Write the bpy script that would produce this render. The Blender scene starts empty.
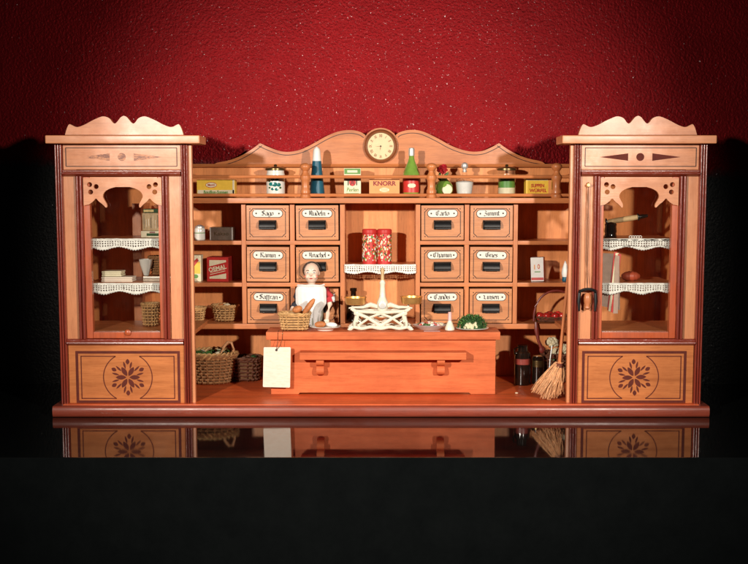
import bpy, bmesh, math, random
from mathutils import Vector, Matrix
random.seed(7)
SC = bpy.context.scene
COL = SC.collection
PI = math.pi

# ---------------------------------------------------------------- camera model
F = 1050.0; CU = 381.0; CV = 282.0; D = 1.40
PITCH = math.atan(97.0 / F)
cp, sp = math.cos(PITCH), math.sin(PITCH)
def _ray(u, v, Y):
    a = (u - CU) / F; b = -(v - CV) / F
    t = (Y + D) / (cp + b * sp)
    return a * t, t * (-sp + b * cp)
ZF = 0.015                                   # toy shop floor height above the table
CZ = ZF - _ray(381, 406.5, -0.02)[1]
def PX(u, Y, v=282): return _ray(u, v, Y)[0]
def PZ(v, Y): return CZ + _ray(381, v, Y)[1]
def mm(Y): return (Y + D) / F                # metres per photo pixel at depth Y
YD = 0.132                                   # front of drawers and shelves
YB = 0.200                                   # back panel

# ---------------------------------------------------------------- materials
def nt(name):
    m = bpy.data.materials.new(name); m.use_nodes = True
    n = m.node_tree.nodes; l = m.node_tree.links
    return m, n, l, n['Principled BSDF']
def pos_map(n, l, scale):
    g = n.new('ShaderNodeNewGeometry'); mp = n.new('ShaderNodeMapping')
    mp.inputs['Scale'].default_value = scale
    l.new(g.outputs['Position'], mp.inputs['Vector'])
    return mp.outputs['Vector']
def noise(n, l, vec, scale, detail=4, rough=.55):
    t = n.new('ShaderNodeTexNoise'); t.inputs['Scale'].default_value = scale
    t.inputs['Detail'].default_value = detail; t.inputs['Roughness'].default_value = rough
    l.new(vec, t.inputs['Vector']); return t.outputs['Fac']
def ramp(n, l, fac, stops):
    r = n.new('ShaderNodeValToRGB'); e = r.color_ramp.elements
    while len(e) < len(stops): e.new(.5)
    for el, (p, c) in zip(e, stops):
        el.position = p; el.color = (c[0], c[1], c[2], 1)
    l.new(fac, r.inputs['Fac']); return r.outputs['Color']
def mixc(n, l, fac, a, b, mode='MIX'):
    m = n.new('ShaderNodeMix'); m.data_type = 'RGBA'; m.blend_type = mode
    if isinstance(fac, float): m.inputs[0].default_value = fac
    else: l.new(fac, m.inputs[0])
    for k, x in ((6, a), (7, b)):
        if isinstance(x, tuple): m.inputs[k].default_value = (x[0], x[1], x[2], 1)
        else: l.new(x, m.inputs[k])
    return m.outputs[2]
def bump(n, l, h, strength, dist, bs):
    b = n.new('ShaderNodeBump'); b.inputs['Strength'].default_value = strength
    b.inputs['Distance'].default_value = dist
    l.new(h, b.inputs['Height']); l.new(b.outputs['Normal'], bs.inputs['Normal'])
def sc3(c, k): return tuple(min(1, x * k) for x in c)
def wood(name, c, axis='X', rough=.42, coat=.25, contrast=.28, dirt=.35, bmp=.18, spec=.5):
    m, n, l, bs = nt(name)
    st = {'X': (5, 60, 60), 'Z': (60, 60, 5), 'Y': (60, 5, 60)}[axis]
    v = pos_map(n, l, st)
    g1 = noise(n, l, v, 1.6, 6, .62)
    g2 = noise(n, l, v, 9, 3, .7)
    col = ramp(n, l, g1, [(.28, sc3((c[0], c[1] * .92, c[2] * .85), 1 - contrast)), (.5, c), (.75, sc3(c, 1 + contrast * .7))])
    d = sc3((c[0], c[1] * .8, c[2] * .7), .6)
    f2 = ramp(n, l, g2, [(.3, (0.45,) * 3), (.5, (0,) * 3)])
    col = mixc(n, l, f2, col, d)
    v2 = pos_map(n, l, (1, 1, 1))
    sm = noise(n, l, v2, 22, 5, .65)
    f3 = ramp(n, l, sm, [(.42, (0, 0, 0)), (.75, (dirt,) * 3)])
    col = mixc(n, l, f3, col, sc3((c[0], c[1] * .75, c[2] * .7), .55))
    l.new(col, bs.inputs['Base Color'])
    rr = ramp(n, l, sm, [(.3, (rough - .1,) * 3), (.7, (rough + .14,) * 3)])
    l.new(rr, bs.inputs['Roughness'])
    bs.inputs['Coat Weight'].default_value = coat; bs.inputs['Coat Roughness'].default_value = .22; bs.inputs['Specular IOR Level'].default_value = spec
    bump(n, l, g2, bmp, .0006, bs)
    return m
def plain(name, c, rough=.5, metal=0., var=.2, coat=0., scale=120, bmp=.0):
    m, n, l, bs = nt(name)
    v = pos_map(n, l, (1, 1, 1)); f = noise(n, l, v, scale, 4, .6)
    col = ramp(n, l, f, [(.3, sc3(c, 1 - var)), (.7, sc3(c, 1 + var * .6))])
    l.new(col, bs.inputs['Base Color']); bs.inputs['Roughness'].default_value = rough
    bs.inputs['Metallic'].default_value = metal; bs.inputs['Coat Weight'].default_value = coat
    bs.inputs['Coat Roughness'].default_value = .08
    if bmp: bump(n, l, f, .5, bmp, bs)
    return m
def glassy(name, c, rough=.05, trans=.8):
    m, n, l, bs = nt(name)
    v = pos_map(n, l, (1, 1, 1)); f = noise(n, l, v, 60, 3)
    col = ramp(n, l, f, [(.3, sc3(c, .85)), (.7, c)])
    l.new(col, bs.inputs['Base Color'])
    bs.inputs['Roughness'].default_value = rough; bs.inputs['Transmission Weight'].default_value = trans
    bs.inputs['IOR'].default_value = 1.45
    return m
def pane_mat(name, base=.03):
    m, n, l, bs = nt(name); out = n['Material Output']
    n.remove(bs)
    tr = n.new('ShaderNodeBsdfTransparent'); tr.inputs['Color'].default_value = (.985, .99, .985, 1)
    gl = n.new('ShaderNodeBsdfGlossy'); gl.inputs['Roughness'].default_value = .03
    lw = n.new('ShaderNodeLayerWeight'); lw.inputs['Blend'].default_value = .5
    pw = n.new('ShaderNodeMath'); pw.operation = 'POWER'; pw.inputs[1].default_value = 4; l.new(lw.outputs['Facing'], pw.inputs[0])
    fr = n.new('ShaderNodeMath'); fr.operation = 'MULTIPLY_ADD'; l.new(pw.outputs[0], fr.inputs[0]); fr.inputs[1].default_value = .9; fr.inputs[2].default_value = base
    df = n.new('ShaderNodeBsdfDiffuse'); df.inputs['Color'].default_value = (.5, .48, .44, 1)
    v = pos_map(n, l, (1, 1, 1)); f = noise(n, l, v, 45, 5, .7)
    fm = ramp(n, l, f, [(.5, (.0005,) * 3), (.85, (.006,) * 3)])
    mx = n.new('ShaderNodeMixShader'); l.new(fr.outputs[0], mx.inputs[0]); l.new(tr.outputs[0], mx.inputs[1]); l.new(gl.outputs[0], mx.inputs[2])
    m2 = n.new('ShaderNodeMixShader'); l.new(fm, m2.inputs[0]); l.new(mx.outputs[0], m2.inputs[1]); l.new(df.outputs[0], m2.inputs[2])
    l.new(m2.outputs[0], out.inputs['Surface'])
    return m
def wall_mat(name, zx0, slope):
    m, n, l, bs = nt(name)
    v = pos_map(n, l, (1, 1, 1))
    a = noise(n, l, v, 270, 2, .5); b = noise(n, l, v, 140, 2, .5); c = noise(n, l, v, 6, 5, .65)
    red = ramp(n, l, c, [(.3, (.15, .0040, .0060)), (.7, (.205, .0056, .0082))])
    blk = ramp(n, l, c, [(.3, (.0030, .0042, .0048)), (.7, (.005, .0062, .0068))])
    sx = n.new('ShaderNodeSeparateXYZ'); l.new(v, sx.inputs[0])
    e = n.new('ShaderNodeMath'); e.operation = 'MULTIPLY_ADD'; l.new(sx.outputs['X'], e.inputs[0]); e.inputs[1].default_value = -slope; l.new(sx.outputs['Z'], e.inputs[2])
    j = n.new('ShaderNodeMath'); j.operation = 'MULTIPLY_ADD'; l.new(noise(n, l, v, 90, 4, .7), j.inputs[0]); j.inputs[1].default_value = .03; l.new(e.outputs[0], j.inputs[2])
    mr = n.new('ShaderNodeMapRange'); mr.interpolation_type = 'SMOOTHSTEP'; l.new(j.outputs[0], mr.inputs['Value'])
    mr.inputs['From Min'].default_value = zx0 + .015 - .011; mr.inputs['From Max'].default_value = zx0 + .015 + .014
    f = mr.outputs['Result']
    l.new(mixc(n, l, f, blk, red), bs.inputs['Base Color'])
    for key, v0, v1 in (('Metallic', 0., .9), ('Roughness', .5, .50)):
        q = n.new('ShaderNodeMapRange'); l.new(f, q.inputs['Value']); q.inputs['To Min'].default_value = v0; q.inputs['To Max'].default_value = v1; l.new(q.outputs['Result'], bs.inputs[key])
    bs.inputs['Coat Roughness'].default_value = .15
    sp = n.new('ShaderNodeMapRange'); sp.interpolation_type = 'SMOOTHSTEP'; l.new(noise(n, l, v, 230, 1, .5), sp.inputs['Value'])
    sp.inputs['From Min'].default_value = .60; sp.inputs['From Max'].default_value = .68; sp.inputs['To Min'].default_value = .02; sp.inputs['To Max'].default_value = .30
    l.new(sp.outputs['Result'], bs.inputs['Coat Weight'])
    fl = noise(n, l, v, 420, 2, .5)
    ad = n.new('ShaderNodeMath'); ad.operation = 'MULTIPLY_ADD'; l.new(b, ad.inputs[0]); ad.inputs[1].default_value = .55; l.new(a, ad.inputs[2])
    ad2 = n.new('ShaderNodeMath'); ad2.operation = 'MULTIPLY_ADD'; l.new(fl, ad2.inputs[0]); ad2.inputs[1].default_value = .22; l.new(ad.outputs[0], ad2.inputs[2])
    bump(n, l, ad2.outputs[0], .45, .0020, bs)
    cb = n.new('ShaderNodeBump'); cb.inputs['Strength'].default_value = 1.; cb.inputs['Distance'].default_value = .0030
    l.new(noise(n, l, v, 170, 1, .5), cb.inputs['Height']); l.new(cb.outputs['Normal'], bs.inputs['Coat Normal'])
    return m
def table_mat():
    m, n, l, bs = nt('black_gloss')
    v = pos_map(n, l, (1, 1, 1)); f = noise(n, l, v, 30, 5, .7)
    col = ramp(n, l, f, [(.3, (.0028, .0034, .0036)), (.7, (.004, .0048, .005))])
    l.new(col, bs.inputs['Base Color'])
    rr = ramp(n, l, f, [(.4, (.035,) * 3), (.8, (.09,) * 3)]); l.new(rr, bs.inputs['Roughness'])
    bs.inputs['IOR'].default_value = 1.44
    return m
M = {}
PINE = (.60, .205, .068)
M['pine'] = wood('pine_wood', PINE, 'X')
M['pine_z'] = wood('pine_wood_upright', PINE, 'Z')
M['pale'] = wood('pale_pine', (.66, .262, .115), 'X', rough=.42, coat=.2, contrast=.2, dirt=.3)
M['pale_z'] = wood('pale_pine_upright', (.66, .262, .115), 'Z', rough=.42, coat=.2, contrast=.2, dirt=.3)
M['panel'] = wood('honey_panel', (.57, .195, .066), 'X', rough=.5, coat=.0, spec=.12)
M['drawer'] = wood('drawer_wood', (.60, .245, .098), 'X', rough=.38, contrast=.2)
M['counter'] = wood('red_stained_wood', (.64, .155, .055), 'X', rough=.5, coat=.03, contrast=.3, dirt=.45, spec=.2)
M['floor'] = wood('red_floor_wood', (.70, .125, .030), 'X', rough=.42, coat=.1, contrast=.34, dirt=.5)
M['base'] = wood('mahogany_base', (.26, .05, .028), 'X', rough=.35, contrast=.25)
M['mould'] = wood('mahogany_moulding', (.25, .038, .022), 'Z', rough=.26, coat=.7, contrast=.3, bmp=.9)
M['mould_x'] = wood('mahogany_moulding_level', (.25, .038, .022), 'X', rough=.26, coat=.6, contrast=.3, bmp=.9)
M['door'] = wood('orange_door_wood', (.50, .10, .032), 'Z', rough=.35)
M['back'] = wood('back_board_wood', (.78, .30, .10), 'Z', rough=.5, coat=.05)
M['line'] = plain('dark_painted_line', (.045, .012, .006), .5)
M['inlay'] = plain('red_stencil_paint', (.12, .017, .009), .85)
def glare_stain_mix(name, c, under):
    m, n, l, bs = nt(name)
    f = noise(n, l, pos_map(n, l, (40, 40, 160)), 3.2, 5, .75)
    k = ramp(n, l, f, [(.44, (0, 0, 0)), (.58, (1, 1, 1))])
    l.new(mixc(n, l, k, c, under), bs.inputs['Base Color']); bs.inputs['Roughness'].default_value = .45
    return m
M['glare_stain_mix'] = glare_stain_mix('glare_faded_stencil', (.20, .06, .035), (.62, .25, .11))  # glare on the left header, painted into its stencil as patchy pale colour
M['tagcard'] = glare_stain_mix('stained_tag_card', (.84, .73, .62), (.80, .66, .54))
M['iron'] = plain('black_iron', (.012, .012, .013), .38, .2, .3)
M['enamel'] = plain('white_enamel', (.80, .78, .70), .25, var=.08, coat=.4)
M['ink'] = plain('black_ink', (.010, .009, .010), .5)
M['nail'] = plain('nail_head', (.05, .045, .04), .4, .6)
M['lace'] = plain('cotton_lace', (.86, .84, .78), .9, var=.08, scale=400)
M['glass'] = pane_mat('pane_glass')
M['clear'] = pane_mat('clear_glass', .10)
M['table'] = table_mat()
M['card'] = plain('cream_card', (.84, .72, .60), .7, var=.07, scale=60)
M['yellow'] = plain('yellow_print', (.90, .58, .06), .45, var=.1)
M['orange'] = plain('orange_print', (.80, .32, .10), .45, var=.1)
M['cream'] = plain('cream_print', (.80, .72, .50), .5, var=.1)
M['white'] = plain('white_paint', (.80, .79, .76), .4, var=.06)
M['red'] = plain('red_print', (.55, .035, .03), .4, var=.15)
M['dred'] = plain('dark_red_print', (.25, .015, .012), .45, var=.15)
M['green'] = plain('green_print', (.10, .28, .05), .45, var=.2)
M['teal'] = plain('teal_glaze', (.01, .17, .16), .2, var=.3, coat=.5)
M['blue'] = plain('blue_paper', (.01, .105, .17), .45, var=.2, scale=60)
M['bronze'] = plain('bronze_lid', (.16, .11, .045), .3, .8, .25)
M['brass'] = plain('brass_pan', (.78, .43, .14), .38, .75, .15)
M['silver'] = plain('silver_cap', (.75, .73, .70), .36, .6, .1)
M['tin'] = plain('tin_plate', (.28, .22, .17), .3, .7, .3)
M['ggreen'] = plain('green_glass', (.20, .36, .055), .12, var=.3, coat=.8, scale=60)
M['dglass'] = plain('dark_brown_glass', (.012, .007, .005), .08, var=.2, coat=.6)
M['china'] = plain('white_china', (.80, .78, .72), .18, var=.05, coat=.5)
M['castcream'] = plain('cream_enamelled_iron', (.82, .76, .62), .3, var=.12, coat=.3, scale=200)
M['skin'] = plain('painted_skin', (.82, .60, .48), .4, var=.06, coat=.2)
M['blush'] = plain('painted_blush', (.72, .20, .15), .45, var=.1)
M['hair'] = plain('painted_hair', (.05, .028, .02), .35, var=.2)
M['cotton'] = plain('white_cotton', (.82, .81, .80), .85, var=.06, scale=200, bmp=.0006)
M['navy'] = plain('dark_blue_cloth', (.03, .033, .05), .85, var=.2)
M['grey'] = plain('grey_green_cloth', (.30, .30, .24), .85, var=.15)
M['redcloth'] = plain('red_cloth', (.5, .03, .04), .8, var=.2)
M['wicker'] = plain('pale_wicker', (.62, .36, .15), .5, var=.35, scale=260)
M['wicker2'] = plain('brown_wicker', (.36, .17, .07), .5, var=.4, scale=260)
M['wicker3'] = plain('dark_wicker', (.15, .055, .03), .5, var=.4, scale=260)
M['liner'] = plain('basket_lining_wood', (.20, .09, .035), .8, var=.3)  # dark brown lining behind the weave, keeps baskets from being see-through
M['bread'] = plain('bread_crust', (.55, .19, .06), .55, var=.35, scale=90)
M['loaf'] = plain('red_brown_loaf', (.40, .07, .03), .45, var=.3, scale=90)
M['apple'] = plain('apple_skin', (.50, .025, .02), .2, var=.4, scale=90, coat=.4)
M['leaf'] = plain('green_leaf', (.055, .15, .03), .55, var=.5, scale=150)
M['moss'] = plain('dark_green_bristle', (.028, .09, .022), .7, var=.5, scale=200)
M['cauli'] = plain('pale_cauliflower', (.74, .66, .45), .7, var=.2, scale=250)
M['straw'] = plain('broom_straw', (.78, .40, .19), .6, var=.35, scale=300)
M['stick'] = wood('broom_stick_wood', (.58, .20, .075), 'Z', rough=.4)
M['cord'] = plain('brown_cord', (.14, .06, .03), .8)
M['rose'] = plain('red_petal', (.55, .02, .03), .5, var=.3)
M['greyp'] = plain('grey_striped_paper', (.46, .31, .24), .65, var=.15)
M['dial'] = plain('cream_clock_dial', (.80, .62, .36), .4, var=.08)
M['clockwood'] = wood('clock_case_wood', (.27, .085, .03), 'X', rough=.28, coat=.5)
M['greym'] = plain('grey_metal', (.33, .33, .33), .35, .7, .2)
M['oldred'] = plain('old_red_paint', (.22, .035, .025), .4, var=.3)
M['beige'] = plain('beige_print', (.56, .38, .19), .55, var=.2)
M['pinkwax'] = plain('pink_wax', (.75, .45, .45), .4, var=.05)

# ---------------------------------------------------------------- mesh builder
class MB:
    def __init__(self):
        self.bm = bmesh.new(); self.mats = []
    def mi(self, m):
        m = M[m]
        if m not in self.mats: self.mats.append(m)
        return self.mats.index(m)
    def box(self, x0, x1, y0, y1, z0, z1, m, bev=.0006, rot=None):
        if x0 > x1: x0, x1 = x1, x0
        if z0 > z1: z0, z1 = z1, z0
        if y0 > y1: y0, y1 = y1, y0
        r = bmesh.ops.create_cube(self.bm, size=1)
        vs = r['verts']
        c = Vector(((x0 + x1) / 2, (y0 + y1) / 2, (z0 + z1) / 2))
        for v in vs:
            p = Vector((v.co.x * (x1 - x0), v.co.y * (y1 - y0), v.co.z * (z1 - z0)))
            if rot is not None: p = rot @ p
            v.co = p + c
        fs = {f for v in vs for f in v.link_faces}
        k = self.mi(m)
        for f in fs: f.material_index = k
        b = min(bev, .3 * min(x1 - x0, y1 - y0, z1 - z0))
        if b > 0:
            es = {e for v in vs for e in v.link_edges}
            bmesh.ops.bevel(self.bm, geom=list(es), offset=b, segments=2, profile=.6, affect='EDGES', material=-1)
    def prism(self, pts, y0, y1, m, bev=0):
        """polygon in x,z extruded from y0 to y1"""
        k = self.mi(m)
        a = [self.bm.verts.new((x, y0, z)) for x, z in pts]; b = [self.bm.verts.new((x, y1, z)) for x, z in pts]
        n = len(pts); fs = []
        f1 = self.bm.faces.new(a); f2 = self.bm.faces.new(b[::-1]); fs = [f1, f2]
        for i in range(n):
            fs.append(self.bm.faces.new((a[i], b[i], b[(i + 1) % n], a[(i + 1) % n])))
        for f in fs: f.material_index = k
        if bev:
            bmesh.ops.bevel(self.bm, geom=list(f1.edges), offset=bev, segments=2, profile=.6, affect='EDGES', material=-1)
    def extr(self, prof, z0, z1, m, axis='Z'):
        """open/closed profile: axis Z -> (x,y) swept in z; axis X -> (z,y) swept in x"""
        k = self.mi(m)
        mk = (lambda p, t: (p[0], p[1], t)) if axis == 'Z' else (lambda p, t: (t, p[1], p[0]))
        a = [self.bm.verts.new(mk(p, z0)) for p in prof]; b = [self.bm.verts.new(mk(p, z1)) for p in prof]
        n = len(prof)
        fs = [self.bm.faces.new((a[i], a[(i + 1) % n], b[(i + 1) % n], b[i])) for i in range(n)]
        fs += [self.bm.faces.new(a[::-1]), self.bm.faces.new(b)]
        for f in fs: f.material_index = k
    def lathe(self, prof, c, m, n=24, sx=1, sy=1, rot=None):
        """prof [(r,z)], optional material list per segment"""
        rings = []
        for r, z in prof:
            ring = []
            for i in range(n):
                p = Vector((r * sx * math.cos(2 * PI * i / n), r * sy * math.sin(2 * PI * i / n), z))
                if rot is not None: p = rot @ p
                ring.append(self.bm.verts.new(p + Vector(c)))
            rings.append(ring)
        for j in range(len(prof) - 1):
            k = self.mi(m[j] if isinstance(m, (list, tuple)) else m)
            for i in range(n):
                f = self.bm.faces.new((rings[j][i], rings[j][(i + 1) % n], rings[j + 1][(i + 1) % n], rings[j + 1][i]))
                f.material_index = k
        k0 = self.mi(m[0] if isinstance(m, (list, tuple)) else m); k1 = self.mi(m[-1] if isinstance(m, (list, tuple)) else m)
        self.bm.faces.new(rings[0][::-1]).material_index = k0
        self.bm.faces.new(rings[-1]).material_index = k1
    def tube(self, pts, r, m, n=6, closed=False):
        k = self.mi(m); pts = [Vector(p) for p in pts]; N = len(pts); rings = []
        if not isinstance(r, (list, tuple)): r = [r] * N
        for i, p in enumerate(pts):
            a = pts[(i - 1) % N] if (i > 0 or closed) else p
            b = pts[(i + 1) % N] if (i < N - 1 or closed) else p
            t = (b - a).normalized()
            up = Vector((0, 0, 1)) if abs(t.z) < .9 else Vector((0, 1, 0))
            s = t.cross(up).normalized(); w = s.cross(t)
            rings.append([self.bm.verts.new(p + (s * math.cos(2 * PI * q / n) + w * math.sin(2 * PI * q / n)) * r[i]) for q in range(n)])
        for i in range(N if closed else N - 1):
            A, B = rings[i], rings[(i + 1) % N]
            for q in range(n):
                self.bm.faces.new((A[q], A[(q + 1) % n], B[(q + 1) % n], B[q])).material_index = k
        if not closed:
            self.bm.faces.new(rings[0][::-1]).material_index = k; self.bm.faces.new(rings[-1]).material_index = k
    def ball(self, c, r, m, sub=2, sc=(1, 1, 1), rot=None):
        k = self.mi(m)
        res = bmesh.ops.create_icosphere(self.bm, subdivisions=sub, radius=r)
        for v in res['verts']:
            p = Vector((v.co.x * sc[0], v.co.y * sc[1], v.co.z * sc[2]))
            if rot is not None: p = rot @ p
            v.co = p + Vector(c)
        for f in {f for v in res['verts'] for f in v.link_faces}: f.material_index = k
        return res['verts']
    def quad(self, ps, m):
        self.bm.faces.new([self.bm.verts.new(p) for p in ps]).material_index = self.mi(m)
    def text(self, s, c, size, m, xs=1., th=.0003, shear=0., rot=0., fn=None, off=.0):
        """lettering centred at c, facing -y"""
        cu = bpy.data.curves.new('lettering', 'FONT'); cu.body = s; cu.size = 1; cu.align_x = 'CENTER'; cu.align_y = 'CENTER'
        cu.extrude = .0; cu.resolution_u = 3; cu.offset = off; cu.shear = shear
        o = bpy.data.objects.new('lettering', cu); COL.objects.link(o)
        dg = bpy.context.evaluated_depsgraph_get()
        me = bpy.data.meshes.new_from_object(o.evaluated_get(dg))
        k = self.mi(m); vs = []
        cr, sr = math.cos(rot), math.sin(rot)
        for v in me.vertices:
            x, z = v.co.x * size * xs, v.co.y * size
            x, z = x * cr - z * sr, x * sr + z * cr
            p = Vector((c[0] + x, c[1] - th, c[2] + z))
            if fn: p = fn(p)
            vs.append(self.bm.verts.new(p))
        for p in me.polygons:
            try:
                f = self.bm.faces.new([vs[i] for i in p.vertices]); f.material_index = k
            except ValueError: pass
        bpy.data.objects.remove(o); bpy.data.curves.remove(cu); bpy.data.meshes.remove(me)
    def xform(self, fn):
        for v in self.bm.verts: v.co = fn(v.co)
    def build(self, name, parent=None, sharp=38, recalc=True):
        if recalc: bmesh.ops.recalc_face_normals(self.bm, faces=self.bm.faces[:])
        me = bpy.data.meshes.new(name); self.bm.to_mesh(me); self.bm.free()
        for m in self.mats: me.materials.append(m)
        for p in me.polygons: p.use_smooth = True
        me.set_sharp_from_angle(angle=math.radians(sharp))
        o = bpy.data.objects.new(name, me); COL.objects.link(o)
        wn = o.modifiers.new('even_normals', 'WEIGHTED_NORMAL'); wn.keep_sharp = True; wn.weight = 80
        if parent is not None:
            off = WL.get(parent.name, Vector((0, 0, 0)))
            me.transform(Matrix.Translation(-off)); o.parent = parent; WL[o.name] = off
        return o
WL = {}
def tag(o, label, cat=None, group=None, kind=None):
    if label: o['label'] = label
    if cat: o['category'] = cat
    if group: o['group'] = group
    if kind: o['kind'] = kind
    return o
def thing(name, loc, label, cat, group=None):
    o = bpy.data.objects.new(name, None); COL.objects.link(o); o.location = loc; o.empty_display_size = .01
    WL[o.name] = Vector(loc)
    return tag(o, label, cat, group)
def single(name, mb, loc, label, cat, group=None, sharp=38):
    """a thing that is one mesh, its origin at its base"""
    o = mb.build(name, sharp=sharp); o.data.transform(Matrix.Translation(-Vector(loc))); o.location = loc
    return tag(o, label, cat, group)

# ================================================================= setting
YW = 0.222
za_, zb_ = PZ(162, YW), PZ(174.5, YW); sl_ = (zb_ - za_) / (PX(725, YW) - PX(25, YW)); zm_ = za_ - sl_ * PX(25, YW)
M['wall'] = wall_mat('red_and_black_wall', zm_, sl_)  # colour fades from red to black below a sloping line
b = MB(); b.quad([(-4, YW, -1.5), (4, YW, -1.5), (4, YW, 3), (-4, YW, 3)], 'wall')
w = b.build('wall', recalc=False); tag(w, 'textured glossy wall, red above and black below', kind='structure')
# table front edge where z = 0 at v = 457
lo, hi = -.6, 0.
for _ in range(50):
    mid = (lo + hi) / 2
    if PZ(457.5, mid) < 0: hi = mid
    else: lo = mid
YT = lo
b = MB(); b.box(-1.6, 1.6, YT, YW - .001, -.9, 0, 'table', .0015)
tb = b.build('table'); tag(tb, 'glossy black table top under the toy shop', kind='structure')

# ================================================================= toy shop
shop = thing('toy_shop', (0, .09, 0), 'wooden toy grocery shop with labelled drawers and two glazed corner cabinets', 'toy shop')
XL = -PX(48.5, -.02)
b = MB()
prof = []
for i in range(7):
    a = -PI / 2 + PI * i / 6
    prof.append((ZF * .5 + .5 * ZF * math.sin(a), -.020 - .0035 * math.cos(a)))
prof = [(z, y + .0035) for z, y in prof] + [(ZF, YB + .008), (.0004, YB + .008)]
b.extr(prof, -XL, XL, 'base', 'X')
b.build('base', shop)
b = MB(); b.box(-XL + .012, XL - .012, -.012, YB, ZF - .002, ZF + .0012, 'floor', .0004)
for k in range(1, 4):
    y = -.012 + k * .053
    b.box(-XL + .012, XL - .012, y - .0002, y + .0002, ZF + .0005, ZF + .00125, 'line', 0)
b.build('floor_board', shop)
ZFt = ZF + .0012
b = MB()
XO = PX(704, .02)
b.box(-XO, XO, YB, YB + .006, ZF + .0005, PZ(165.5, YB), 'back', .0005)
b.build('back_panel', shop)

# ---- crest
crest_px = [(214.5, 164.5), (216, 162.8), (229.6, 160.5), (242, 155.5), (252, 149.3), (260, 143.2), (267, 146.5), (279.3, 151.3), (289, 152.3),
            (301.6, 149.8), (314, 143.3), (326.4, 136), (338.8, 131), (351, 129.8), (360, 131.5), (365.5, 135)]
right_px = [(395.8, 135), (399, 132.2), (409, 129.6), (421, 130.4), (436, 137.3), (452, 146.6), (468, 151.7), (481, 151.8), (490.8, 147.8), (499, 143.2),
            (507, 149), (516.5, 154.5), (529, 159), (542, 161.3), (545.5, 164.5)]
CC = (380.7, 146.2)
arc = [(CC[0] + 18.4 * math.cos(t), CC[1] - 18.4 * math.sin(t)) for t in [PI * (1 - k / 12.) for k in range(2, 11)]]
def smooth_px(pl, it=2, keep=()):
    for _ in range(it):
        out = [pl[0]]
        for i in range(len(pl) - 1):
            p, q = pl[i], pl[i + 1]
            out.append((p[0] * .75 + q[0] * .25, p[1] * .75 + q[1] * .25)); out.append((p[0] * .25 + q[0] * .75, p[1] * .25 + q[1] * .75))
        out.append(pl[-1]); pl = out
    return pl
YC = YB - .004
outl = smooth_px(crest_px[:6]) + smooth_px(crest_px[5:])[1:] + arc + smooth_px(right_px[:10]) + smooth_px(right_px[9:])[1:]
pts = [(PX(u, YC, v), PZ(v, YC)) for u, v in outl]
b = MB(); b.prism(pts, YC, YC + .011, 'pine')
# dark painted line following the edge
def follow(bm_, pl, inset, wid, y, m):
    n = len(pl)
    for i in range(n - 1):
        def off(k, d):
            a = Vector(pl[max(0, k - 1)]); c = Vector(pl[min(n - 1, k + 1)]); t = (c - a).normalized()
            nn = Vector((t.y, -t.x)); return Vector(pl[k]) + nn * d
        p0, p1, q0, q1 = off(i, inset), off(i, inset + wid), off(i + 1, inset), off(i + 1, inset + wid)
        bm_.quad([(p0.x, y, p0.y), (q0.x, y, q0.y), (q1.x, y, q1.y), (p1.x, y, p1.y)], m)
segL = smooth_px(crest_px[1:6]); segL2 = smooth_px(crest_px[5:]); segR = smooth_px(right_px[:10]); segR2 = smooth_px(right_px[9:-1])
for s_ in (segL, segL2, segR, segR2):
    follow(b, [(PX(u, YC, v), PZ(v, YC)) for u, v in s_], .0042, .0011, YC - .0003, 'line')
crest = b.build('crest', shop)
b = MB()
prof = [(PZ(167.3, YC), YC + .002), (PZ(167.3, YC), YC - .004), (PZ(166.2, YC), YC - .006), (PZ(165, YC), YC - .004), (PZ(164, YC), YC - .003), (PZ(163.9, YC), YC + .002)]
b.extr(prof, PX(192, YC), PX(571, YC), 'pine', 'X')
b.build('crest_moulding', shop)

# ---- shelves and dividers of the middle unit
XBL, XBR = PX(134, YD), PX(596, YD)
def board(name, u0, u1, v0, v1, y0=YD, y1=YB, m='pine', par=shop):
    b = MB(); b.box(PX(u0, y0), PX(u1, y0), y0, y1 - .0003, PZ(v1, y0), PZ(v0, y0), m, .0007); return b.build(name, par)
ZS1 = PZ(198, .118)
b = MB(); b.box(PX(178, .118), PX(586, .118), .116, YB - .0003, PZ(203.3, .118), ZS1, 'pine', .001); b.build('top_shelf', shop)
board('bottom_shelf', 134, 598, 323.8, 329)
for v0, v1 in ((240.8, 244.8), (282.7, 286.7)):
    board('shelf', 142.5, 242, v0, v1); board('shelf', 246.4, 340.2, v0, v1, YD + .0006); board('shelf', 420, 512.8, v0, v1, YD + .0006); board('shelf', 517.2, 597, v0, v1)
for u0, u1 in ((242, 246.4), (340.2, 345), (415.6, 420), (512.8, 517.2)):
    board('upright', u0, u1, 203.5, 323.6, m='pine_z')
for u0, u1 in ((290.4, 295), (464.2, 468.8)):
    board('upright', u0, u1, 203.5, 323.6, YD + .0012, m='pine_z')
board('upright', 133.5, 142.3, 203.5, 323.6, YD, YD + .006, m='pine_z')
board('upright', 139.5, 142.3, 203.5, 323.6, YD + .0065, m='pine_z')
LACE_SHELF = board('lace_shelf', 345.2, 415.4, 265, 268.6, YD - .001)

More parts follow.
